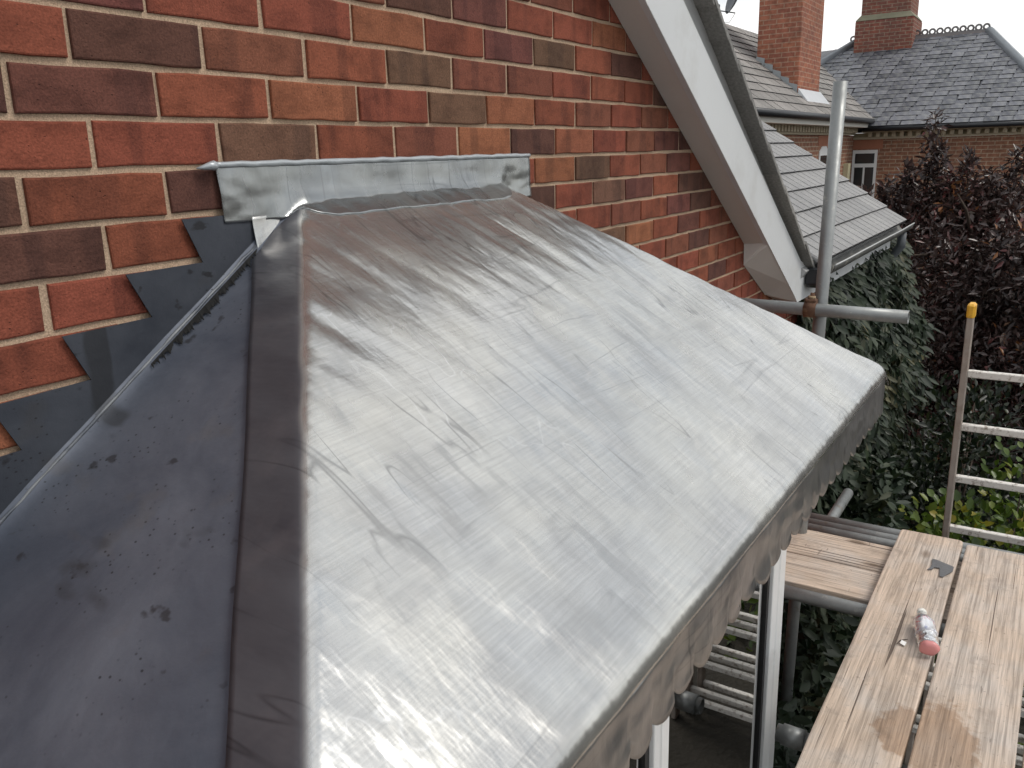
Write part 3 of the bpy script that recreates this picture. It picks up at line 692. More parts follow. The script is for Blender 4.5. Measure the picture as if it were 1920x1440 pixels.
# ---- front roof slope to the right ----------------------------------------------
RY0, RZ0, RX1 = -0.165, -0.575, 6.40
RS = 0.68; RANG = math.atan(RS)
def front_roof():
    deck = hp('main_roof', prism_me('main_roof', [(RY0 + .03, RZ0 - 0.035), (2.4, RZ0 + RS * (2.4 - RY0) - 0.06), (5.0, RZ0 + RS * (2.4 - RY0) - 0.06 - RS * 2.6), (5.0, RZ0 - 0.8), (0.05, RZ0 - 0.3)], 0, 3.64, RX1 - 0.03, UNDER), 'grey tiled roof slope beyond the gable')
    ga = 0.178; tw = 0.298; tl = 0.225; n = 20
    bm = bmesh.new()
    def groove_box(lo, hi):
        x0, y0, z0 = lo; x1, y1, z1 = hi; gx = (x0 + x1) / 2
        prof = [(x0, z1 - .010), (x0 + .008, z1), (gx - .011, z1), (gx - .006, z1 - .011), (gx + .006, z1 - .011), (gx + .011, z1), (x1 - .008, z1), (x1, z1 - .010), (x1, z0), (x0, z0)]
        va = [bm.verts.new((p[0], y0, p[1])) for p in prof]; vb = [bm.verts.new((p[0], y1, p[1])) for p in prof]
        bm.faces.new(va); bm.faces.new(vb[::-1])
        for i in range(len(prof)): j = (i + 1) % len(prof); bm.faces.new([va[i], va[j], vb[j], vb[i]])
    groove_box((-tw / 2 + .003, 0, -0.008), (tw / 2 - .003, tl, 0.014))
    tme = bm_mesh('roof_tile', bm, TILE); tme.materials.append(EDGE); tme.polygons.foreach_set('material_index', [1 if abs(p.normal.y) > 0.9 else 0 for p in tme.polygons])
    for r in range(12):
        for c in range(n):
            x = RX1 - tw / 2 - c * tw - (tw / 2 if r % 2 else 0) * 0
            x -= (tw * 0.5 if r % 2 else 0)
            if x < 3.75 and r < 3 or x < 3.6: continue
            y = RY0 - 0.02 + r * ga * math.cos(RANG); z = RZ0 + r * ga * math.sin(RANG) + 0.004
            o = obj('roof_tile', tme, deck, (x + 0.002 * nz(r * 3.1, c * 1.7), y + 0.003 * nz(r, c * 2.3), z + 0.002 * nz(r * 2.2, c)))
            o.rotation_euler = (RANG - 0.075, 0.006 * nz(r, c), 0.006 * nz(c * 1.3, r))
        if r % 2:   # half tiles close the verge
            hx = RX1 - tw / 4
            y = RY0 - 0.02 + r * ga * math.cos(RANG); z = RZ0 + r * ga * math.sin(RANG) + 0.004
            o = obj('roof_tile', tme, deck, (hx, y, z)); o.scale = (0.5, 1, 1); o.rotation_euler = (RANG - 0.075, 0, 0)
    hp('fascia_board', box_me('fascia_board', (3.985, YB, -0.765), (RX1 - 0.15, YB + 0.02, -0.645), BARGE, 0.002), 'white fascia board under the tiled eave')
    # half round gutter, open at top
    V, F = [], []; seg = 10; xs = [3.86 + (RX1 + 0.12 - 3.86) * i / 24 for i in range(25)]
    for i, x in enumerate(xs):
        sag = 0.006 * nz(x * 1.3, 8)
        for k in range(seg + 1):
            a = math.pi * k / seg; V.append((x, YB - 0.062 - 0.056 * math.cos(a), -0.602 + sag - 0.056 * math.sin(a)))
    for i in range(24):
        for k in range(seg): a = i * (seg + 1) + k; F.append((a, a + seg + 1, a + seg + 2, a + 1))
    GUT = mat_simple('dirty_gutter', (0.09, 0.09, 0.085), 0.55, 0, 0.3, 14, 0.3, 50, dirt=(0.30, 0.29, 0.25), dscale=9)
    g = hp('gutter', mesh('gutter', V, F, GUT, True), 'half-round gutter under the tiled eave'); sm = g.modifiers.new('t', 'SOLIDIFY'); sm.thickness = 0.004; sm.offset = 1
    rim = mat_simple('pale_gutter_rim', (0.42, 0.43, 0.42), 0.45, 0, 0.25, 30)
    obj('gutter_rim', tube_me('gutter_rim', [(x, YB - 0.118, -0.600 + 0.006 * nz(x * 1.3, 8)) for x in xs], 0.005, rim, 6), g)
    d = hp('downpipe', tube_me('downpipe', [(6.36, YB - 0.06, -0.655), (6.36, YB - 0.06, -0.76), (6.37, YB - 0.0, -0.84), (6.37, YB, -0.98)], 0.034, GREYP, 12), 'short grey downpipe hanging below the gutter')
    obj('pipe_collar', tube_me('pipe_collar', [(6.37, YB, -0.955), (6.37, YB, -1.01)], 0.041, BLACKP, 12), d)
    hp('end_wall', box_me('end_wall', (RX1 - 0.10, 0.23, -2.999), (RX1 - 0.02, 4.9, -0.75), mat_farbrick('end_brick', (0.30, 0.085, 0.045), (0.22, 0.07, 0.045), (0.40, 0.31, 0.22), rot=(R(90), 0, R(90)))))
front_roof()

# ================================================================== SCAFFOLD
TR = 0.02415
def tube(name, a, b, label, group='scaffold tubes round the bay', r=TR):
    m = (Vector(a) + Vector(b)) / 2; d = (Vector(b) - Vector(a)) / 2
    o = obj(name, tube_me(name, [-d, -d * 0.33, d * 0.33, d], r, GALV, 20, True, 0.004), None, m); return tag(o, label, 'scaffold tube', group)
ST0, ST1 = Vector((2.52, -0.485, 0.222)), Vector((2.52, -0.425, -3.0))
tube('scaffold_tube', ST0, ST1, 'upright grey scaffold tube standing in front of the tiled roof slope')
tube('scaffold_tube', (2.470, -0.783, -0.590), (2.470, -0.012, -0.582), 'short level scaffold tube clamped to the upright, end pointing right')
ZT = -1.513
XM = 2.66
for X, z, ya, yb, lab in ((2.782, ZT - 0.050, -0.385, -1.75, 'farthest of three level scaffold tubes at the ends of the boards'), (2.728, ZT - 0.053, -0.375, -1.72, 'middle of three level scaffold tubes at the ends of the boards'), (2.668, ZT - 0.050, -0.30, -1.78, 'nearest of three level scaffold tubes, against the cross boards')):
    tube('scaffold_tube', (X, ya, z), (X, yb, z), lab)
tube('scaffold_tube', (2.056, -0.22, ZT - 0.030), (2.056, -1.76, ZT - 0.030), 'dark scaffold tube under the near edge of the cross boards')
tube('scaffold_tube', (2.45, -0.487, ZT - 0.103), (3.27, -0.487, ZT - 0.100), 'pale scaffold tube stub poking out past the three tubes towards the hedge')
tube('scaffold_tube', (1.325, -0.70, ZT - 0.062), (1.325, -1.78, ZT - 0.062), 'grey scaffold tube end showing beside the bay post under the boards')
tube('scaffold_tube', (0.30, -0.66, ZT - 0.062), (0.30, -1.78, ZT - 0.062), 'scaffold tube under the near end of the boards, mostly hidden')
def coupler(loc, axis_tube, label, mat=RUST):
    t = thing('scaffold_coupler', label, 'scaffold coupler', loc, 'scaffold couplers')
    for s, ax in ((0.0, axis_tube), ):
        d = Vector(ax) * 0.022
        obj('band', tube_me('band', [-d, d], TR + 0.006, mat, 16), t)
    bm = bmesh.new(); add_box(bm, (-0.012, -0.02, 0.022), (0.030, 0.02, 0.040)); obj('flap', bm_mesh('flap', bm, mat, bevel=0.004), t)
    obj('bolt', tube_me('bolt', [(0.008, 0.0, 0.036), (0.010, -0.002, 0.062)], [0.009, 0.008], mat, 8), t)
    obj('nut', tube_me('nut', [(0.008, 0.0, 0.040), (0.009, -0.001, 0.051)], 0.014, mat_simple('pale_rust', (0.40, 0.30, 0.19), 0.85, 0, 0.4, 60), 6), t)
    obj('saddle', tube_me('saddle', [(0.05, 0.005, -0.034), (0.05, 0.005, 0.034)], TR + 0.006, mat, 16), t)
    return t
coupler((2.470, -0.445, -0.587), (0, 1, 0), 'rusty clamp joining the level tube to the upright tube')
o = obj('tube_sleeve', tube_me('tube_sleeve', [(0, -0.03, 0), (0, 0.03, 0)], TR + 0.005, GALV, 20), None, (1.325, -0.745, ZT - 0.062)); tag(o, 'grey sleeve on the tube end beside the bay post', 'tube sleeve')

def board(lo, hi, axis, mat, label, warp=0.0, seed=0):
    x0, y0, z0 = lo; x1, y1, z1 = hi; c = Vector(((x0 + x1) / 2, (y0 + y1) / 2, z0))
    bm = bmesh.new(); add_box(bm, (x0 - c.x, y0 - c.y, 0), (x1 - c.x, y1 - c.y, z1 - z0))
    # clipped corners, rounded edges
    vert = [e for e in bm.edges if abs(e.verts[0].co.z - e.verts[1].co.z) > 0.01]
    bmesh.ops.bevel(bm, geom=vert, offset=0.016, segments=3, profile=0.5, affect='EDGES')
    bmesh.ops.bevel(bm, geom=[e for e in bm.edges if abs(e.verts[0].co.z - e.verts[1].co.z) < 1e-5 and len(e.link_faces) == 2 and e.calc_face_angle(0) > 1], offset=0.004, segments=2, profile=0.5, affect='EDGES')
    le = (x1 - x0) if axis == 0 else (y1 - y0)
    L = [e for e in bm.edges if abs((e.verts[0].co - e.verts[1].co)[axis]) > le * 0.7]
    bmesh.ops.subdivide_edges(bm, edges=L, cuts=30)
    for v in bm.verts:
        s = v.co[axis]; v.co[1 - axis] += 0.0030 * nz(s * 2.1, seed) + 0.0012 * nz(s * 11, seed + 3, 1 if v.co[1 - axis] > 0 else 9); v.co.z += 0.003 * nz(s * 1.4, seed + 7)
    o = obj('scaffold_board', bm_mesh('scaffold_board', bm, mat), None, c); return tag(o, label, 'scaffold board', 'weathered scaffold boards')
zb0, zb1 = ZT + 0.0, -1.475
W1 = mat_wood('wood_a', 0, ((0.0, 0, 0), (1, 1, 1)) if False else ((0.32 , -0.085, 0.038), (8.5, 15, 4)), 1.3)
W2 = mat_wood('wood_b', 0, ((0.36, 0.06, 0.038), (5.2, 9.0, 4)), 4.1)
W3, W4, W5 = mat_wood('wood_c', 0, None, 8.2), mat_wood('wood_d', 1, None, 2.7, 1.02), mat_wood('wood_e', 1, None, 6.1, 1.04)
board((-0.55, -1.026, zb0 + .001), (2.655, -0.806, zb1), 0, W1, 'leftmost long scaffold board beside the bay, bottle lying on its edge', seed=1)
board((-0.62, -1.263, zb0 + .001), (2.632, -1.040, zb1), 0, W2, 'second long scaffold board from the bay, with a wet brown stain', seed=4)
board((-0.50, -1.500, zb0 + .001), (2.64, -1.278, zb1), 0, W3, 'third long scaffold board, cut off by the right edge of the picture', seed=8)
board((2.322, -1.60, ZT - 0.040), (2.553, -0.23, ZT - 0.002), 1, W4, 'farther of two short cross boards between bay post and long boards', seed=11)
board((2.085, -1.60, ZT - 0.040), (2.314, -0.21, ZT - 0.002), 1, W5, 'nearer of two short cross boards between bay post and long boards', seed=14)

# ---- ladder ---------------------------------------------------------------------
def ladder():
    ALU = mat_simple('worn_aluminium', (0.36, 0.31, 0.27), 0.6, 0.25, 0.2, 18, 0.3, 90, dirt=(0.22, 0.17, 0.13), dscale=12)
    RUNG = mat_simple('paint_splashed_rung', (0.74, 0.71, 0.66), 0.55, 0.15, 0.12, 30, 0.3, 120, dirt=(0.20, 0.15, 0.11), dscale=45, dthr=(0.52, 0.66))
    YEL = mat_simple('yellow_cap', (0.75, 0.40, 0.03), 0.5, 0, 0.15, 40, 0.2, 60, dirt=(0.35, 0.2, 0.05), dscale=60)
    X = 3.20; t = thing('ladder', 'aluminium ladder with pale worn rungs and yellow end cap beyond the boards', 'ladder', (X, -1.15, -3.0))
    y0, y1 = -0.925, -1.365
    def sec(xo, ya, yb, z0, z1, cap, off):
        for y in (ya, yb):
            s = obj('stile', box_me('stile', (xo - 0.033, y - 0.0125 + 1.15, z0 + 3), (xo + 0.033, y + 0.0125 + 1.15, z1 + 3), ALU, 0.003), t)
            if cap: obj('end_cap', box_me('end_cap', (xo - 0.037, y - 0.016 + 1.15, z1 + 3 - 0.055), (xo + 0.037, y + 0.016 + 1.15, z1 + 3 + 0.008), YEL, 0.008), t)
        z = off
        while z > z0 + 0.1:
            obj('rung', box_me('rung', (xo - 0.015, yb + 0.012 + 1.15, z + 3 - 0.015), (xo + 0.015, ya - 0.012 + 1.15, z + 3 + 0.015), RUNG, 0.003), t); z -= 0.2385
    sec(0, y0, y1, -2.98, -0.655, True, -0.948)
    sec(-0.085, y0 + 0.04, y1 - 0.04, -2.99, -2.02, False, -2.1405)
    sec(-0.17, y0 + 0.08, y1 - 0.08, -2.995, -2.04, False, -2.1405)
ladder()

# ---- small things on the boards -----------------------------------------------------
def bottle():
    t = thing('plastic_bottle', 'crushed clear plastic bottle with white cap and pink label on the board', 'bottle', (1.86, -0.990, zb1 + 0.001))
    CL = NT('clear_plastic'); CL.set(color=(0.90, 0.93, 0.96), rough=0.08, trans=0.92, ior=1.2); CL.bump(CL.noise(CL.map(), 60, 3), 0.6, 0.01)
    LB = NT('pink_label'); v = LB.map(); c = LB.mix(LB.ramp(LB.noise(v, 34, 3), (0.36, 0.0), (0.40, 1.0)), (0.66, 0.16, 0.20), (0.78, 0.78, 0.82)); LB.set(trans=0.65, ior=1.2, color=LB.mix(LB.ramp(LB.noise(v, 60, 2), (0.60, 0.0), (0.64, 0.8)), c, (0.16, 0.20, 0.45)), rough=0.25)
    CAP = mat_simple('white_cap', (0.85, 0.84, 0.78), 0.4, 0, 0.04, 20)
    LIQ = mat_simple('red_base', (0.66, 0.26, 0.25), 0.2, 0, 0.2, 30)
    A = Vector((0.125, 0.022, 0.019)); B = Vector((-0.115, -0.030, 0.030)); ax = (B - A)
    prof = [(0.06, .011), (0.10, .0115), (0.14, .016), (0.22, .025), (0.30, .030), (0.36, .0315), (0.42, .030), (0.50, .0315), (0.56, .030), (0.62, .0315), (0.70, .030), (0.78, .031), (0.85, .029), (0.92, .030), (0.98, .026), (1.0, .015)]
    def lathe(name, prof, mat, crush=True):
        seg = 20; V, F = [], []
        d = ax.normalized(); u = d.cross(Vector((0, 0, 1))).normalized(); w = u.cross(d)
        for i, (s, r) in enumerate(prof):
            for k in range(seg):
                a = 2 * math.pi * k / seg; rr = r * (1 + (0.16 * nz(math.cos(a) * 1.6 + s * 7, math.sin(a) * 1.6, s * 9) if crush else 0))
                p = A + ax * s + (u * math.cos(a) + w * math.sin(a) * 0.86) * rr; p.z = max(p.z, 0.0005); V.append(p)
        for i in range(len(prof) - 1):
            for k in range(seg): a = i * seg + k; b = i * seg + (k + 1) % seg; F.append((a, b, b + seg, a + seg))
        F.append(tuple(range(seg))[::-1]); F.append(tuple(range((len(prof) - 1) * seg, len(prof) * seg)))
        return mesh(name, V, F, mat, True)
    obj('bottle_body', lathe('bottle_body', prof, CL.m), t)
    obj('bottle_label', lathe('bottle_label', [(s, r + 0.0012) for s, r in prof if 0.28 < s < 0.72], LB.m), t)
    obj('bottle_cap', lathe('bottle_cap', [(-0.005, .010), (0.0, .0145), (0.055, .0148), (0.06, .0142)], CAP, False), t)
    obj('bottle_base', lathe('bottle_base', [(0.95, .0290), (0.985, .0262), (1.003, .016)], LIQ), t)
bottle()
def offcut():
    P = [(0.066, 0.036), (0.064, 0.02), (0.035, -0.038), (-0.005, -0.038), (-0.065, -0.013), (-0.064, -0.003), (0.001, 0.004), (-0.003, 0.022), (-0.021, 0.025), (-0.033, 0.041), (-0.012, 0.034), (0.016, 0.031)]
    GR = mat_simple('grey_offcut', (0.135, 0.135, 0.14), 0.6, 0.2, 0.25, 30, 0.3, 80)
    o = obj('lead_offcut', prism_me('lead_offcut', P, 2, 0.0, 0.002, GR), None, (2.361, -0.982, zb1 + 0.0035))
    tag(o, 'ragged dark grey lead offcut lying on the leftmost long board', 'lead scrap')
    TW = mat_simple('dark_twig', (0.06, 0.045, 0.035), 0.8)
    o = obj('nail', tube_me('nail', [(-0.022, 0.006, 0), (0, 0, 0.002), (0.02, -0.018, 0)], [0.0012, 0.002, 0.001], TW, 6), None, (1.80, -0.935, zb1 + 0.0035)); tag(o, 'thin dark nail lying on the leftmost long board left of the bottle', 'nail')
    PA = mat_simple('white_scrap', (0.8, 0.79, 0.77), 0.7)
    o = obj('paper_scrap', mesh('paper_scrap', [(-.010, -.006, 0), (.010, -.008, .002), (.012, .006, .005), (-.006, .008, .003), (-.010, -.006, .0012), (.010, -.008, .0032), (.012, .006, .0062), (-.006, .008, .0042)], [(0, 3, 2, 1), (4, 5, 6, 7), (0, 1, 5, 4), (1, 2, 6, 5), (2, 3, 7, 6), (3, 0, 4, 7)], PA), None, (1.785, -0.945, zb1 + 0.004)); tag(o, 'tiny white paper scrap beside the dark nail on the board', 'scrap')
offcut()

# ================================================================== NEIGHBOUR'S HOUSE
nh = thing('neighbour_house', 'old red brick house with blue slate hipped roof and tall chimneys', 'house', (19.0, 1.0, -3.0))
NOFF = Vector((-19.0, -1.0, 3.0))
def npart(name, me, label=None):
    o = obj(name, me, nh, NOFF, label); return o
XW, YW = 19.0, 2.80
FB1 = mat_farbrick('old_brick_front', (0.31, 0.145, 0.09), (0.24, 0.115, 0.075), (0.42, 0.33, 0.24), rot=(R(90), 0, R(90)))
FB2 = mat_farbrick('old_brick_side', (0.33, 0.16, 0.10), (0.26, 0.125, 0.085), (0.46, 0.37, 0.28), rot=(R(90), 0, 0))
CB1 = mat_farbrick('chimney_brick', (0.37, 0.14, 0.085), (0.27, 0.10, 0.07), (0.38, 0.24, 0.17), rot=(R(90), 0, R(90)), dark=0.45)
CREAM = mat_simple('cream_stone', (0.52, 0.46, 0.34), 0.8, 0, 0.15, 6)
WHITEP = mat_simple('white_window_paint', (0.76, 0.77, 0.77), 0.5, 0, 0.05, 4)
CREAMP = mat_simple('cream_fascia_paint', (0.62, 0.60, 0.54), 0.55, 0, 0.06, 3)
ORB = mat_simple('orange_arch_brick', (0.36, 0.15, 0.09), 0.85, 0, 0.15, 9, 0.3, 40)
DGL = mat_simple('dark_pane', (0.03, 0.033, 0.036), 0.08, 0, 0.2, 2)
npart('front_wall', box_me('front_wall', (XW, -1.0, -3.0), (XW + 6, YW - .002, 0.11), FB1), 'old red brick front wall')
npart('wing_wall', box_me('wing_wall', (8.6, YW, -3.0), (XW + 6, YW + 5, 0.20), FB2), 'old red brick wing wall')
# cornice with dentils
npart('cornice', box_me('cornice', (XW - 0.05, -1.05, 0.112), (XW + 0.3, YW - .004, 0.155), CREAM)); npart('cornice', box_me('cornice', (XW - 0.20, -1.2, 0.245), (XW + 0.3, YW - .2, 0.290), CREAM))
bm = bmesh.new(); y = -1.0
while y < YW - 0.3: add_box(bm, (XW - 0.14, y, 0.156), (XW + 0.1, y + 0.075, 0.243)); y += 0.155
npart('dentils', bm_mesh('dentils', bm, CREAM))['kind'] = 'stuff'
npart('frieze', box_me('frieze', (XW - 0.02, -1.0, 0.156), (XW + 0.2, YW - .006, 0.243), mat_simple('cream_frieze', (0.40, 0.34, 0.22), 0.85)))
npart('cornice', box_me('cornice', (8.6, YW - 0.05, 0.205), (XW - 0.06, YW + 0.2, 0.245), CREAM))
bm = bmesh.new(); x = 8.7
while x < XW - 0.3: add_box(bm, (x, YW - 0.14, 0.246), (x + 0.09, YW + .1, 0.345)); x += 0.18
npart('dentils', bm_mesh('dentils', bm, CREAM))['kind'] = 'stuff'
npart('frieze', box_me('frieze', (8.6, YW - 0.02, 0.246), (XW - 0.06, YW + 0.2, 0.345), mat_simple('cream_frieze_b', (0.40, 0.36, 0.27), 0.85)))
npart('wing_fascia', box_me('wing_fascia', (8.5, YW - 0.34, 0.347), (XW - 0.12, YW + 0.1, 0.43), CREAMP), 'cream fascia along the wing eave')
npart('wing_gutter', tube_me('wing_gutter', [(8.4, YW - 0.39, 0.475), (19.3, YW - 0.39, 0.475)], 0.055, BLACKP, 10)); npart('front_gutter', tube_me('front_gutter', [(XW - 0.36, YW - 0.25, 0.315), (XW - 0.36, -1.3, 0.315)], 0.05, BLACKP, 10))
# windows
def nwin(y0, y1, z0, z1):
    w = npart('window', box_me('window', (XW - 0.012, y0, z0), (XW + 0.05, y1, z1), WHITEP), 'white framed window beside the inner corner')
    t = 0.055
    for a, b, c, d in ((y0 + t, y1 - t, z1 - 0.28, z1 - t * 1.3), (y0 + t, (y0 + y1) / 2 - .02, z0, z1 - 0.36), ((y0 + y1) / 2 + .02, y1 - t, z0, z1 - 0.36)):
        obj('pane', box_me('pane', (XW - 0.016, a, c), (XW - 0.006, b, d), DGL), w)
nwin(2.29, 2.79, -1.3, -0.105)
npart('window_arch', box_me('window_arch', (XW - 0.006, 2.20, -0.085), (XW + 0.05, 2.797, 0.105), ORB))
w = npart('window', prism_me('window', [(16.05, -1.4), (16.75, -1.4), (16.75, -0.10), (16.55, 0.0), (16.25, 0.0), (16.05, -0.10)], 1, YW - 0.015, YW + 0.05, WHITEP), 'white framed window on the wing wall')
obj('pane', box_me('pane', (16.13, YW - 0.020, -1.4), (16.67, YW - 0.006, -0.17), DGL), w)
npart('wall_box', box_me('wall_box', (18.2, YW - 0.10, -0.72), (18.42, YW - 0.002, -0.36), mat_simple('cream_box', (0.62, 0.58, 0.38), 0.5)), 'small cream box on the wing wall')
npart('window_arch', box_me('window_arch', (15.95, YW - 0.006, 0.0), (16.85, YW + 0.05, 0.20), ORB))

# main slate roof, slope facing the camera
EX, EZ, RXX, RZZ = XW - 0.33, 0.355, 22.0, 2.36
MS = (RZZ - EZ) / (RXX - EX); MA = math.atan(MS)
YL, YR = 3.52, 0.70                        # ridge ends
def hipR(x): return YR - (RXX - x) * 0.56
def hipL(x): return YL + (RXX - x) * 0.75
mr = npart('slate_roof', mesh('slate_roof', [(EX, hipR(EX), EZ - .03), (EX, hipL(EX), EZ - .03), (RXX, YL, RZZ - .03), (RXX, YR, RZZ - .03), (RXX + 3.3, hipR(EX), EZ - .03), (RXX + 3.3, hipL(EX), EZ - .03)], [(0, 3, 2, 1), (0, 4, 3), (1, 2, 5), (3, 4, 5, 2), (0, 1, 5, 4)], DARKSLATE), 'blue slate hipped roof with a crested ridge')
gs = 0.185; sw = 0.25
sme = box_me('slate', (0, -sw / 2 + .006, 0), (0.34, sw / 2 - .006, 0.022), SLATE); sme.materials.append(EDGE); sme.polygons.foreach_set('material_index', [0 if p.normal.z > 0.5 else 1 for p in sme.polygons])
joined = []; cnt = 0
SLL = math.hypot(RXX - EX, RZZ - EZ)
nrow = int(SLL / gs)
for r in range(nrow):
    s = r * gs; x = EX - 0.04 + s * math.cos(MA); z = EZ + s * math.sin(MA)
    y = hipR(x + 0.10) + sw * 0.42 + (sw / 2 if r % 2 else 0)
    while y < min(hipL(x), 4.6):
        jx = 0.022 * nz(r * 2.7, y * 3); yy = y + 0.03 * nz(r * 1.9, y * 5)
        visible = px((x, yy, z))[0] < 1960 and (yy < 2.5 + (x - EX) * 0.9)
        if visible and cnt < 295:
            o = obj('slate', sme, mr, (x + jx, yy, z + 0.004)); o.rotation_euler = (0, -MA + 0.05 + 0.025 * nz(r, y * 9), 0.05 * nz(r * 5, y * 7)); cnt += 1
        elif r * gs < SLL - 0.15: joined.append((x + jx, yy, z))
        y += sw * (1 + 0.05 * nz(r * 3.3, y * 2))
V, F, RN = [], [], []
dx, dz = math.cos(MA - 0.05) * 0.34, math.sin(MA - 0.05) * 0.34
for (x, y, z) in joined:
    b = len(V); w = sw / 2 - .006; t = 0.020
    V += [(x, y - w, z + .004), (x, y + w, z + .004), (x + dx, y + w, z + dz), (x + dx, y - w, z + dz), (x - .003, y - w, z + .004 + t), (x - .003, y + w, z + .004 + t), (x + dx, y + w, z + dz + t), (x + dx, y - w, z + dz + t)]
    F += [(b + 4, b + 7, b + 6, b + 5), (b, b + 4, b + 5, b + 1), (b + 1, b + 5, b + 6, b + 2), (b, b + 3, b + 7, b + 4)]; q = random.random(); RN += [q] * 4
me = mesh('slate_field', V, F, SLATE); me.materials.append(EDGE); me.polygons.foreach_set('material_index', [0 if i % 4 == 0 else 1 for i in range(len(F))]); a = me.attributes.new('rnd', 'FLOAT', 'FACE'); a.data.foreach_set('value', RN)
o = obj('slate_field', me, mr); o['kind'] = 'stuff'
# crested ridge and hip capping
TERR = mat_simple('weathered_ridge_tile', (0.14, 0.13, 0.13), 0.8, 0, 0.3, 5, 0.3, 30, dirt=(0.30, 0.17, 0.12), dscale=2)
def ring_tile():
    bm = bmesh.new(); prof = [(-0.13, -0.10), (-0.03, 0.03), (0.03, 0.03), (0.13, -0.10), (0.10, -0.12), (-0.10, -0.12)]
    va = [bm.verts.new((p[0], 0, p[1])) for p in prof]; vb = [bm.verts.new((p[0], 0.155, p[1])) for p in prof]
    bm.faces.new(va); bm.faces.new(vb[::-1])
    for i in range(6): bm.faces.new([va[i], va[(i + 1) % 6], vb[(i + 1) % 6], vb[i]])
    n, m, R0, r0 = 14, 6, 0.058, 0.021; ring = []
    for i in range(n):
        a = 2 * math.pi * i / n
        ring.append([bm.verts.new((r0 * math.sin(2 * math.pi * k / m), 0.077 + (R0 + r0 * math.cos(2 * math.pi * k / m)) * math.cos(a), 0.083 + (R0 + r0 * math.cos(2 * math.pi * k / m)) * math.sin(a))) for k in range(m)])
    for i in range(n):
        for k in range(m): bm.faces.new([ring[i][k], ring[(i + 1) % n][k], ring[(i + 1) % n][(k + 1) % m], ring[i][(k + 1) % m]])
    return bm_mesh('ridge_tile', bm, TERR)
rt = ring_tile(); y = YR - 0.02
while y < YL + 0.1: obj('ridge_tile', rt, mr, (RXX, y, RZZ + 0.03)); y += 0.157
def hipcap(a, b): obj('hip_capping', tube_me('hip_capping', [a, b], 0.10, mat_simple('lead_hip', (0.20, 0.22, 0.24), 0.5, 0.3, 0.2, 4), 8), mr)
hipcap((RXX, YR, RZZ + .02), (EX, hipR(EX), EZ + .02)); hipcap((RXX, YL, RZZ + .02), (EX + 1.2, hipL(EX + 1.2), EZ + 1.2 * MS + .02))
# back roof left of the ridge
npart('back_roof', mesh('back_roof', [(23.2, 3.3, 1.4), (23.2, 6.4, 1.4), (26.0, 6.4, 2.62), (26.0, 3.3, 2.72), (29, 3.3, 1.0), (29, 6.4, 1.0)], [(0, 3, 2, 1), (2, 3, 4, 5), (0, 4, 3), (1, 2, 5), (0, 1, 5, 4)], DARKSLATE))
# wing roof: slope facing -Y
WE, WZ, WSL = YW - 0.36, 0.50, 0.80; WA = math.atan(WSL)
def wzr(y): return WZ + WSL * (y - WE)
wr = npart('wing_roof', mesh('wing_roof', [(8.4, WE + .02, WZ - .04), (19.6, WE + .02, WZ - .04), (22.3, WE + 2.6, wzr(WE + 2.6) - .04), (15.5, WE + 2.05, wzr(WE + 2.05) - .04), (8.4, WE + 3.4, wzr(WE + 3.4) - .04), (8.4, WE + 6, WZ - .04), (22, WE + 6, WZ - .04)], [(0, 1, 2, 3, 4), (2, 1, 6), (4, 3, 2, 6, 5), (0, 4, 5), (0, 5, 6, 1)], UNDER), 'grey tiled roof of the wing')
tg = 0.235; tw2 = 0.42
wme = box_me('wing_tile', (-tw2 / 2 + .006, 0, 0), (tw2 / 2 - .006, 0.30, 0.026), mat_slate('wing_tile', (0.17, 0.16, 0.15), (0.27, 0.25, 0.235), 0.5, 0.8)); wme.materials.append(EDGE); wme.polygons.foreach_set('material_index', [0 if p.normal.z > 0.5 else 1 for p in wme.polygons])
for r in range(13):
    y = WE - 0.03 + r * tg * math.cos(WA); z = WZ + r * tg * math.sin(WA)
    x = 8.6 + (tw2 / 2 if r % 2 else 0)
    xmax = 19.5 + (y - WE) * 1.0
    while x < xmax:
        lim = WE + 2.05 + max(0, 15.5 - x) * 0.30
        if y < lim - 0.05 and px((x, y, z))[0] > 1240:
            o = obj('wing_tile', wme, wr, (x, y + 0.006 * nz(x, r), z + .006 + .004 * nz(x * 2, r))); o.rotation_euler = (WA - 0.06, 0, 0.01 * nz(x * 3, r))
        x += tw2
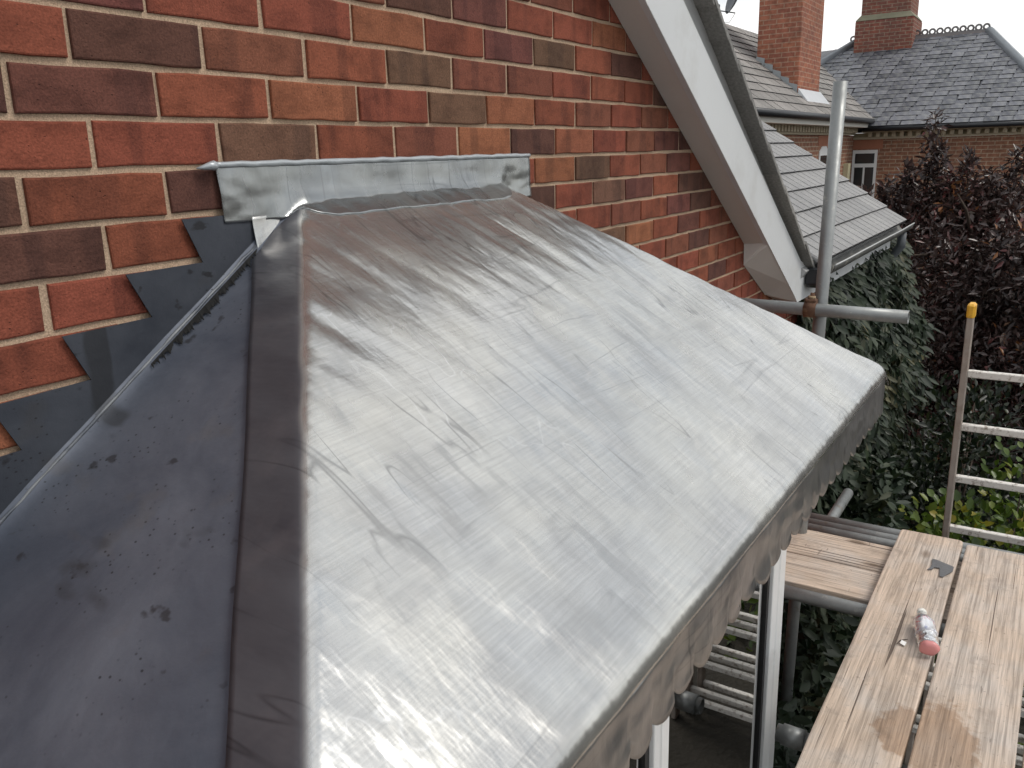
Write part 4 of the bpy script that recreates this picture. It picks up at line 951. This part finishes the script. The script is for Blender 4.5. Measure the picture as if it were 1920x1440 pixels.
# chimneys
def chimney1():
    x0, x1, y0, y1 = 14.6, 16.05, 2.87, 3.60
    ch = npart('chimney', box_me('chimney', (x0, y0, 0.5), (x1, y1, 4.6), CB1, 0.01), 'tall orange brick chimney rising from the wing roof')
    LDF = mat_simple('chimney_lead', (0.34, 0.36, 0.37), 0.5, 0.4, 0.2, 8)
    for i in range(5):   # stepped flashing on the face towards us
        ya = y0 + 0.02 + i * 0.145; z = wzr(ya)
        V = [(x0 - .012, ya - .02, z - .05), (x0 - .012, ya + .16, z + .08), (x0 - .012, ya + .13, z + .21), (x0 - .012, ya - .01, z + .17)]
        V += [(v[0] - .008, v[1], v[2]) for v in V]
        obj('step_flashing', mesh('step_flashing', V, [(0, 1, 2, 3), (7, 6, 5, 4), (0, 4, 5, 1), (1, 5, 6, 2), (2, 6, 7, 3), (3, 7, 4, 0)], LDF), ch)
    obj('lead_apron', mesh('lead_apron', [(x0 - .05, y0 - .02, wzr(y0) + .12), (x1 + .05, y0 - .02, wzr(y0) + .12), (x1 + .1, y0 - .20, wzr(y0 - .20) + .05), (x0 - .05, y0 - .20, wzr(y0 - .20) + .05), (x0 - .05, y0 - .02, wzr(y0)), (x1 + .05, y0 - .02, wzr(y0)), (x1 + .1, y0 - .20, wzr(y0 - .2) + .01), (x0 - .05, y0 - .20, wzr(y0 - .2) + .01)], [(0, 1, 2, 3), (4, 7, 6, 5), (0, 4, 5, 1), (1, 5, 6, 2), (2, 6, 7, 3), (3, 7, 4, 0)], mat_simple('bright_lead', (0.62, 0.64, 0.66), 0.4, 0.3)), ch)
    obj('oversail_course', box_me('oversail_course', (x0 - .06, y0 - .06, 4.2), (x1 + .06, y1 + .06, 4.45), CB1, 0.01), ch)
chimney1()
def chimney2():
    CB2 = mat_farbrick('dark_chimney_brick', (0.24, 0.085, 0.06), (0.18, 0.075, 0.06), (0.26, 0.20, 0.15), rot=(R(90), 0, R(90)), dark=0.6)
    ch = npart('chimney', box_me('chimney', (21.6, 2.30, 2.0), (22.7, 3.36, 5.2), CB2, 0.01), 'dark brick chimney standing on the crested ridge')
    obj('chimney_base', box_me('chimney_base', (21.5, 2.20, 1.9), (22.8, 3.46, 2.80), CB2, 0.02), ch)
    V = []
    for (z, e) in ((2.80, 0.10), (2.93, 0.0)):
        V += [(21.6 - e, 2.30 - e, z), (22.7 + e, 2.30 - e, z), (22.7 + e, 3.36 + e, z), (21.6 - e, 3.36 + e, z)]
    V = [(v[0], v[1], v[2] + .002) for v in V]
    obj('chimney_shoulder', mesh('chimney_shoulder', V, [(0, 1, 5, 4), (1, 2, 6, 5), (2, 3, 7, 6), (3, 0, 4, 7)], mat_simple('mossy_stone', (0.20, 0.19, 0.13), 0.9, 0, 0.3, 6)), ch)
chimney2()
def dish():
    t = thing('satellite_dish', 'dark grey satellite dish on the left side of the orange chimney', 'satellite dish', (14.7, 3.98, 2.55))
    DG = mat_simple('dish_grey', (0.11, 0.12, 0.13), 0.5, 0, 0.15, 5)
    V, F = [], []; n, m = 24, 6
    for j in range(m + 1):
        r = 0.30 * j / m
        for k in range(n): a = 2 * math.pi * k / n; V.append((r * math.cos(a) * 0.86, 0.22 * (r / 0.30) ** 2 * 0.35, r * math.sin(a)))
    for j in range(m):
        for k in range(n): a = j * n + k; b = j * n + (k + 1) % n; F.append((a, b, b + n, a + n))
    o = obj('reflector', mesh('reflector', V, F, DG, True), t, (0, 0.05, 0)); o.rotation_euler = (R(18), 0, R(38)); sm = o.modifiers.new('t', 'SOLIDIFY'); sm.thickness = 0.012
    obj('arm', tube_me('arm', [(-0.02, 0.06, -0.26), (-0.12, 0.34, -0.20)], 0.010, BLACKP, 6), t)
    obj('receiver', box_me('receiver', (-0.17, 0.31, -0.25), (-0.09, 0.39, -0.10), BLACKP, 0.01), t)
    obj('bracket', tube_me('bracket', [(0.05, 0.02, 0.0), (0.12, -0.20, -0.02), (0.12, -0.39, -0.02)], 0.02, BLACKP, 6), t)
    obj('cable', tube_me('cable', [(-0.13, 0.34, -0.25), (-0.10, 0.28, -0.40), (-0.02, 0.16, -0.40), (0.03, 0.08, -0.26)], 0.005, mat_simple('pale_cable', (0.6, 0.6, 0.58), 0.5), 5), t)
dish()

# ================================================================== VEGETATION
def leaves_me(name, P, D, N, L, W, mat, rnd, shape='lance', fold=0.18):
    """P base points, D direction of leaf, N approx normal; all (n,3)"""
    n = len(P); D = D / np.linalg.norm(D, axis=1, keepdims=True); S = np.cross(D, N); S /= np.linalg.norm(S, axis=1, keepdims=True) + 1e-9
    U = np.cross(S, D); L = L[:, None]; W = W[:, None]
    if shape == 'lance':
        pts = [P, P + D * L * .45 + S * W * .5 + U * W * fold, P + D * L - U * L * .10, P + D * L * .45 - S * W * .5 + U * W * fold]
        V = np.stack(pts, 1).reshape(-1, 3); k = 4; base = np.arange(n)[:, None] * 4
        F = np.concatenate([base + [[0, 1, 2]], base + [[0, 2, 3]]], 1).reshape(-1, 3); per = 2
    else:
        pts = [P, P + D * L * .28 + S * W * .42 + U * W * fold * .7, P + D * L * .66 + S * W * .46 + U * W * fold, P + D * L, P + D * L * .66 - S * W * .46 + U * W * fold, P + D * L * .28 - S * W * .42 + U * W * fold * .7]
        V = np.stack(pts, 1).reshape(-1, 3); base = np.arange(n)[:, None] * 6
        F = np.concatenate([base + [[0, 1, 2]], base + [[0, 2, 3]], base + [[0, 3, 4]], base + [[0, 4, 5]]], 1).reshape(-1, 3); per = 4
    me = bpy.data.meshes.new(name); me.vertices.add(len(V)); me.vertices.foreach_set('co', V.ravel().astype(np.float32))
    me.loops.add(F.size); me.loops.foreach_set('vertex_index', F.ravel().astype(np.int32))
    me.polygons.add(len(F)); me.polygons.foreach_set('loop_start', np.arange(0, F.size, 3, dtype=np.int32)); me.polygons.foreach_set('loop_total', np.full(len(F), 3, dtype=np.int32))
    me.update(calc_edges=True); a = me.attributes.new('rnd', 'FLOAT', 'FACE'); a.data.foreach_set('value', np.repeat(rnd, per).astype(np.float32)); me.materials.append(mat); me.validate(); return me
def rv(n): v = rng.normal(size=(n, 3)); return v / np.linalg.norm(v, axis=1, keepdims=True)
BARK = mat_simple('bark', (0.09, 0.065, 0.05), 0.9, 0, 0.35, 20, 0.6, 60)
def plum():
    t = thing('plum_tree', 'dark purple leaved tree between the tiled roof and the neighbour house', 'tree', (9.0, -0.6, -3.0))
    LP = mat_leaf('plum_leaf', [(0.0, (0.030, 0.019, 0.018)), (0.40, (0.058, 0.036, 0.033)), (0.68, (0.100, 0.072, 0.064)), (0.86, (0.140, 0.044, 0.042)), (0.95, (0.17, 0.15, 0.135)), (1.0, (0.28, 0.12, 0.05))], 0.24, 0.18)
    Ps, Ds, Ns = [], [], []
    base = np.array([9.0, -0.6, -3.0])
    def clump(c, r, k, up=0.3):
        q = rv(k) * (rng.random(k)[:, None] ** 0.45) * r; d = rv(k) + q / max(r, 1e-3) * 0.7 + np.array([0, 0, up]) - np.array([0, 0, 0.5]) * rng.random(k)[:, None]
        Ps.append(np.array(c) + q); Ds.append(d); Ns.append(rv(k) * 0.8 + np.array([0, -0.15, 0.9]))
    tops = {}
    n = 0
    while n < 620:
        c = rng.uniform([7.3, -3.6, -3.1], [10.8, 1.15, -0.22])
        e = ((c[0] - 9.0) / 1.85) ** 2 + ((c[1] + 1.1) / 2.45) ** 2 + (max(0, c[2] + 1.5) / 1.22) ** 2.6
        if e > 1: continue
        # irregular outline
        if e > 0.70 + 0.35 * nz(c[1] * 1.6, c[2] * 1.6, c[0]): continue
        clump(c, rng.uniform(0.18, 0.40), int(rng.uniform(70, 130)), 0.3); n += 1
    # upright shoots: (x, y, z bottom, z tip, radius)
    stems = []
    for (x, y, z0, z1, r) in ((8.6, -0.02, -0.9, 0.24, 0.17), (8.6, -0.14, -0.8, -0.05, 0.20), (8.4, 0.16, -0.8, -0.22, 0.12), (8.6, -0.42, -0.9, -0.10, 0.15), (8.8, -0.75, -0.8, -0.12, 0.24), (8.7, 0.36, -0.9, -0.40, 0.16), (8.9, 0.60, -0.95, -0.47, 0.16), (8.8, -1.15, -0.7, 0.0, 0.25), (9.2, -1.7, -0.7, 0.12, 0.28), (8.5, -0.25, -0.8, -0.30, 0.15), (8.5, -0.60, -0.8, -0.30, 0.2)):
        lean = rng.uniform(-.06, .06, 2); stems.append([(x + lean[0] * k / 6, y + lean[1] * k / 6, z0 + (z1 - z0) * k / 6) for k in range(7)])
        for k in range(16):
            f = k / 15; c = (x + lean[0] * f, y + lean[1] * f, z0 + (z1 - z0) * f); clump(c, r * (1.0 - 0.72 * f) + 0.02, int(46 - 30 * f), 0.5)
    P, D, N = map(np.concatenate, (Ps, Ds, Ns)); k = len(P)
    crown = obj('crown', leaves_me('crown', P - base, D, N, rng.uniform(0.055, 0.115, k), rng.uniform(0.022, 0.042, k), LP, np.clip(0.75 * rng.random(k) + 0.12 + 0.5 * np.array([nz(a[0] * 2.3, a[1] * 2.3, a[2] * 2.3) for a in P]), 0, 1)), t)
    obj('trunk', tube_me('trunk', [(0, 0, 0), (0.03, 0.05, 0.6), (-0.02, 0.0, 1.2), (0.05, 0.1, 1.9)], [0.13, 0.11, 0.09, 0.06], BARK, 10), t)
    for i in range(26):
        a = rng.uniform(0, 2 * math.pi); z = rng.uniform(0.6, 1.8); l = rng.uniform(0.8, 1.9)
        p0 = Vector((0, 0, z)); d = Vector((math.cos(a) * 0.8, math.sin(a) * 1.2, rng.uniform(0.1, 0.7)))
        obj('branch', tube_me('branch', [p0, p0 + d * l * .4 + Vector((0, 0, .06)), p0 + d * l * .75 + Vector((0, 0, .10)), p0 + d * l], [0.035, 0.024, 0.014, 0.005], BARK, 6), t)
    for s in stems: obj('branch', tube_me('branch', [tuple(np.array(q) - base) for q in s], [0.014, .012, .011, .009, .008, .006, .003], BARK, 6), t)
    print('plum leaves', k)
plum()
def ivy():
    t = thing('ivy', 'green ivy hanging down the wall under the tiled eave', 'climbing plant', (5.2, -0.1, -3.0))
    LI = mat_leaf('ivy_leaf', [(0.0, (0.006, 0.014, 0.006)), (0.45, (0.012, 0.027, 0.010)), (0.75, (0.026, 0.042, 0.016)), (0.92, (0.060, 0.062, 0.030)), (1.0, (0.12, 0.11, 0.05))], 0.6, 0.15)
    base = np.array([5.2, -0.1, -3.0]); n = 16000
    x = rng.uniform(3.86, 6.9, n); z = rng.uniform(-3.0, -0.70, n)
    # ragged edge on the left, thick mound
    edge = 3.95 + 0.22 * np.array([nz(a * 3.1, 4.0) for a in z]) ; keep = x > edge
    low = rng.uniform(0, 1, n)
    dep = np.array([0.07 + 0.26 * max(0.0, 0.5 + 1.1 * nz(a * 2.6, b * 2.2, 2)) for a, b in zip(x, z)]) * np.clip((-0.62 - z) / 0.35, 0.3, 1.3)
    y = -0.01 - dep * rng.random(n) ** 0.6
    P = np.stack([x, y, z], 1)[keep]; k = len(P)
    D = rv(k) * 0.7 + np.array([0.1, -0.35, -0.9]); N = rv(k) * 0.5 + np.array([-0.25, -0.9, 0.45])
    # lower growth carrying on along the wall foot
    m = 9000; P2 = np.stack([rng.uniform(1.85, 4.6, m), -0.02 - 0.55 * rng.random(m) ** 0.7, -3.0 + 1.15 * rng.random(m) ** 0.8], 1)
    hgt = np.array([0.75 + 0.55 * nz(a * 1.9, b * 2.5) for a, b in P2[:, :2]]); P2 = P2[(P2[:, 2] + 3.0) < hgt + 0.25]
    D2 = rv(len(P2)) * 0.9 + np.array([-0.1, -0.3, -0.2]); N2 = rv(len(P2)) * 0.6 + np.array([-0.2, -0.3, 0.8])
    P = np.concatenate([P, P2]); D = np.concatenate([D, D2]); N = np.concatenate([N, N2]); k = len(P)
    obj('foliage', leaves_me('foliage', P - base, D, N, rng.uniform(0.055, 0.12, k), rng.uniform(0.022, 0.046, k), LI, np.clip(0.55 * rng.random(k) + 0.22 + 0.55 * np.array([nz(a[0] * 3.1, a[2] * 3.1, a[1] * 5) for a in P]), 0, 1), 'oval', 0.15), t)
    for i in range(14):
        x0 = rng.uniform(4.0, 6.4); pts = [(x0 + 0.25 * nz(q * .7, i * 3.1) - 5.2, -0.03 + 0.1, 0.0 + 2.25 * q / 8) for q in range(9)]
        obj('stem', tube_me('stem', pts, [0.014 - 0.001 * q for q in range(9)], BARK, 5), t)
ivy()
def shrub(name, label, c, rad, n, L, W, stops, seed, transl=0.35, ncl=60):
    t = thing(name, label, 'shrub', (c[0], c[1], -3.0), 'shrubs below the scaffold')
    m = mat_leaf(name + '_leaf_%d' % seed, stops, 0.35, transl); base = np.array([c[0], c[1], -3.0])
    cc = rv(ncl) * rng.random(ncl)[:, None] ** 0.33; cc[:, 2] = np.abs(cc[:, 2])
    cc = cc * np.array([rad[0], rad[1], rad[2]]) + base
    idx = rng.integers(0, ncl, n); q = rv(n) * (rng.random(n)[:, None] ** .5) * 0.26
    P = cc[idx] + q; P[:, 2] = np.maximum(P[:, 2], -2.98)
    D = rv(n) * 0.8 + (P - base) / np.array(rad) * 0.8 + np.array([0, 0, 0.15]); N = rv(n) * 0.5 + np.array([-0.2, -0.1, 0.9])
    obj('foliage', leaves_me('foliage', P - base, D, N, rng.uniform(L * .7, L * 1.25, n), rng.uniform(W * .7, W * 1.2, n), m, rng.random(n), 'oval'), t)
    for i in range(16):
        e = cc[rng.integers(0, ncl)] - base; obj('stem', tube_me('stem', [(0.2 * e[0], 0.2 * e[1], 0), tuple(e * np.array([.5, .5, .55])), tuple(e)], [0.014, 0.010, 0.004], BARK, 5), t)
YG = [(0.0, (0.035, 0.065, 0.010)), (0.5, (0.075, 0.125, 0.015)), (0.88, (0.13, 0.18, 0.022)), (0.96, (0.26, 0.24, 0.03)), (1.0, (0.40, 0.30, 0.04))]
DG = [(0.0, (0.007, 0.013, 0.008)), (0.6, (0.016, 0.027, 0.012)), (1.0, (0.04, 0.048, 0.02))]
shrub('golden_shrub', 'yellow-green shrub with rounded leaves behind the ladder', (4.75, -1.15, -3), (0.95, 0.80, 1.12), 2600, 0.066, 0.046, YG, 1)
shrub('dark_shrub', 'dark green shrub behind the bay roof corner', (5.9, -0.75, -3), (1.1, 0.75, 1.25), 5200, 0.06, 0.032, DG, 2)
shrub('dark_shrub', 'dark shrub at the right edge of the picture behind the ladder', (6.6, -2.0, -3), (1.3, 1.0, 1.55), 5200, 0.06, 0.030, [(0, (0.010, 0.008, 0.007)), (0.6, (0.022, 0.018, 0.012)), (1, (0.045, 0.040, 0.018))], 3)
def far_tree():
    t = thing('distant_tree', 'distant tree top just showing over the hip of the slate roof', 'tree', (33.0, -0.6, -3.0))
    m = mat_leaf('distant_leaf', [(0, (0.03, 0.05, 0.02)), (1, (0.08, 0.10, 0.05))], 0.5, 0.3); n = 5000
    q = rv(n) * (rng.random(n)[:, None] ** .4) * np.array([1.5, 1.3, 2.0]) + np.array([0, 0, 3.9]); D = rv(n) + np.array([0, 0, .4])
    obj('crown', leaves_me('crown', q, D, rv(n), rng.uniform(.08, .16, n), rng.uniform(.03, .06, n), m, rng.random(n)), t)
    obj('trunk', tube_me('trunk', [(0, 0, 0), (0.1, 0, 2), (0, 0.1, 4.5)], [.2, .15, .05], BARK, 8), t)
far_tree()
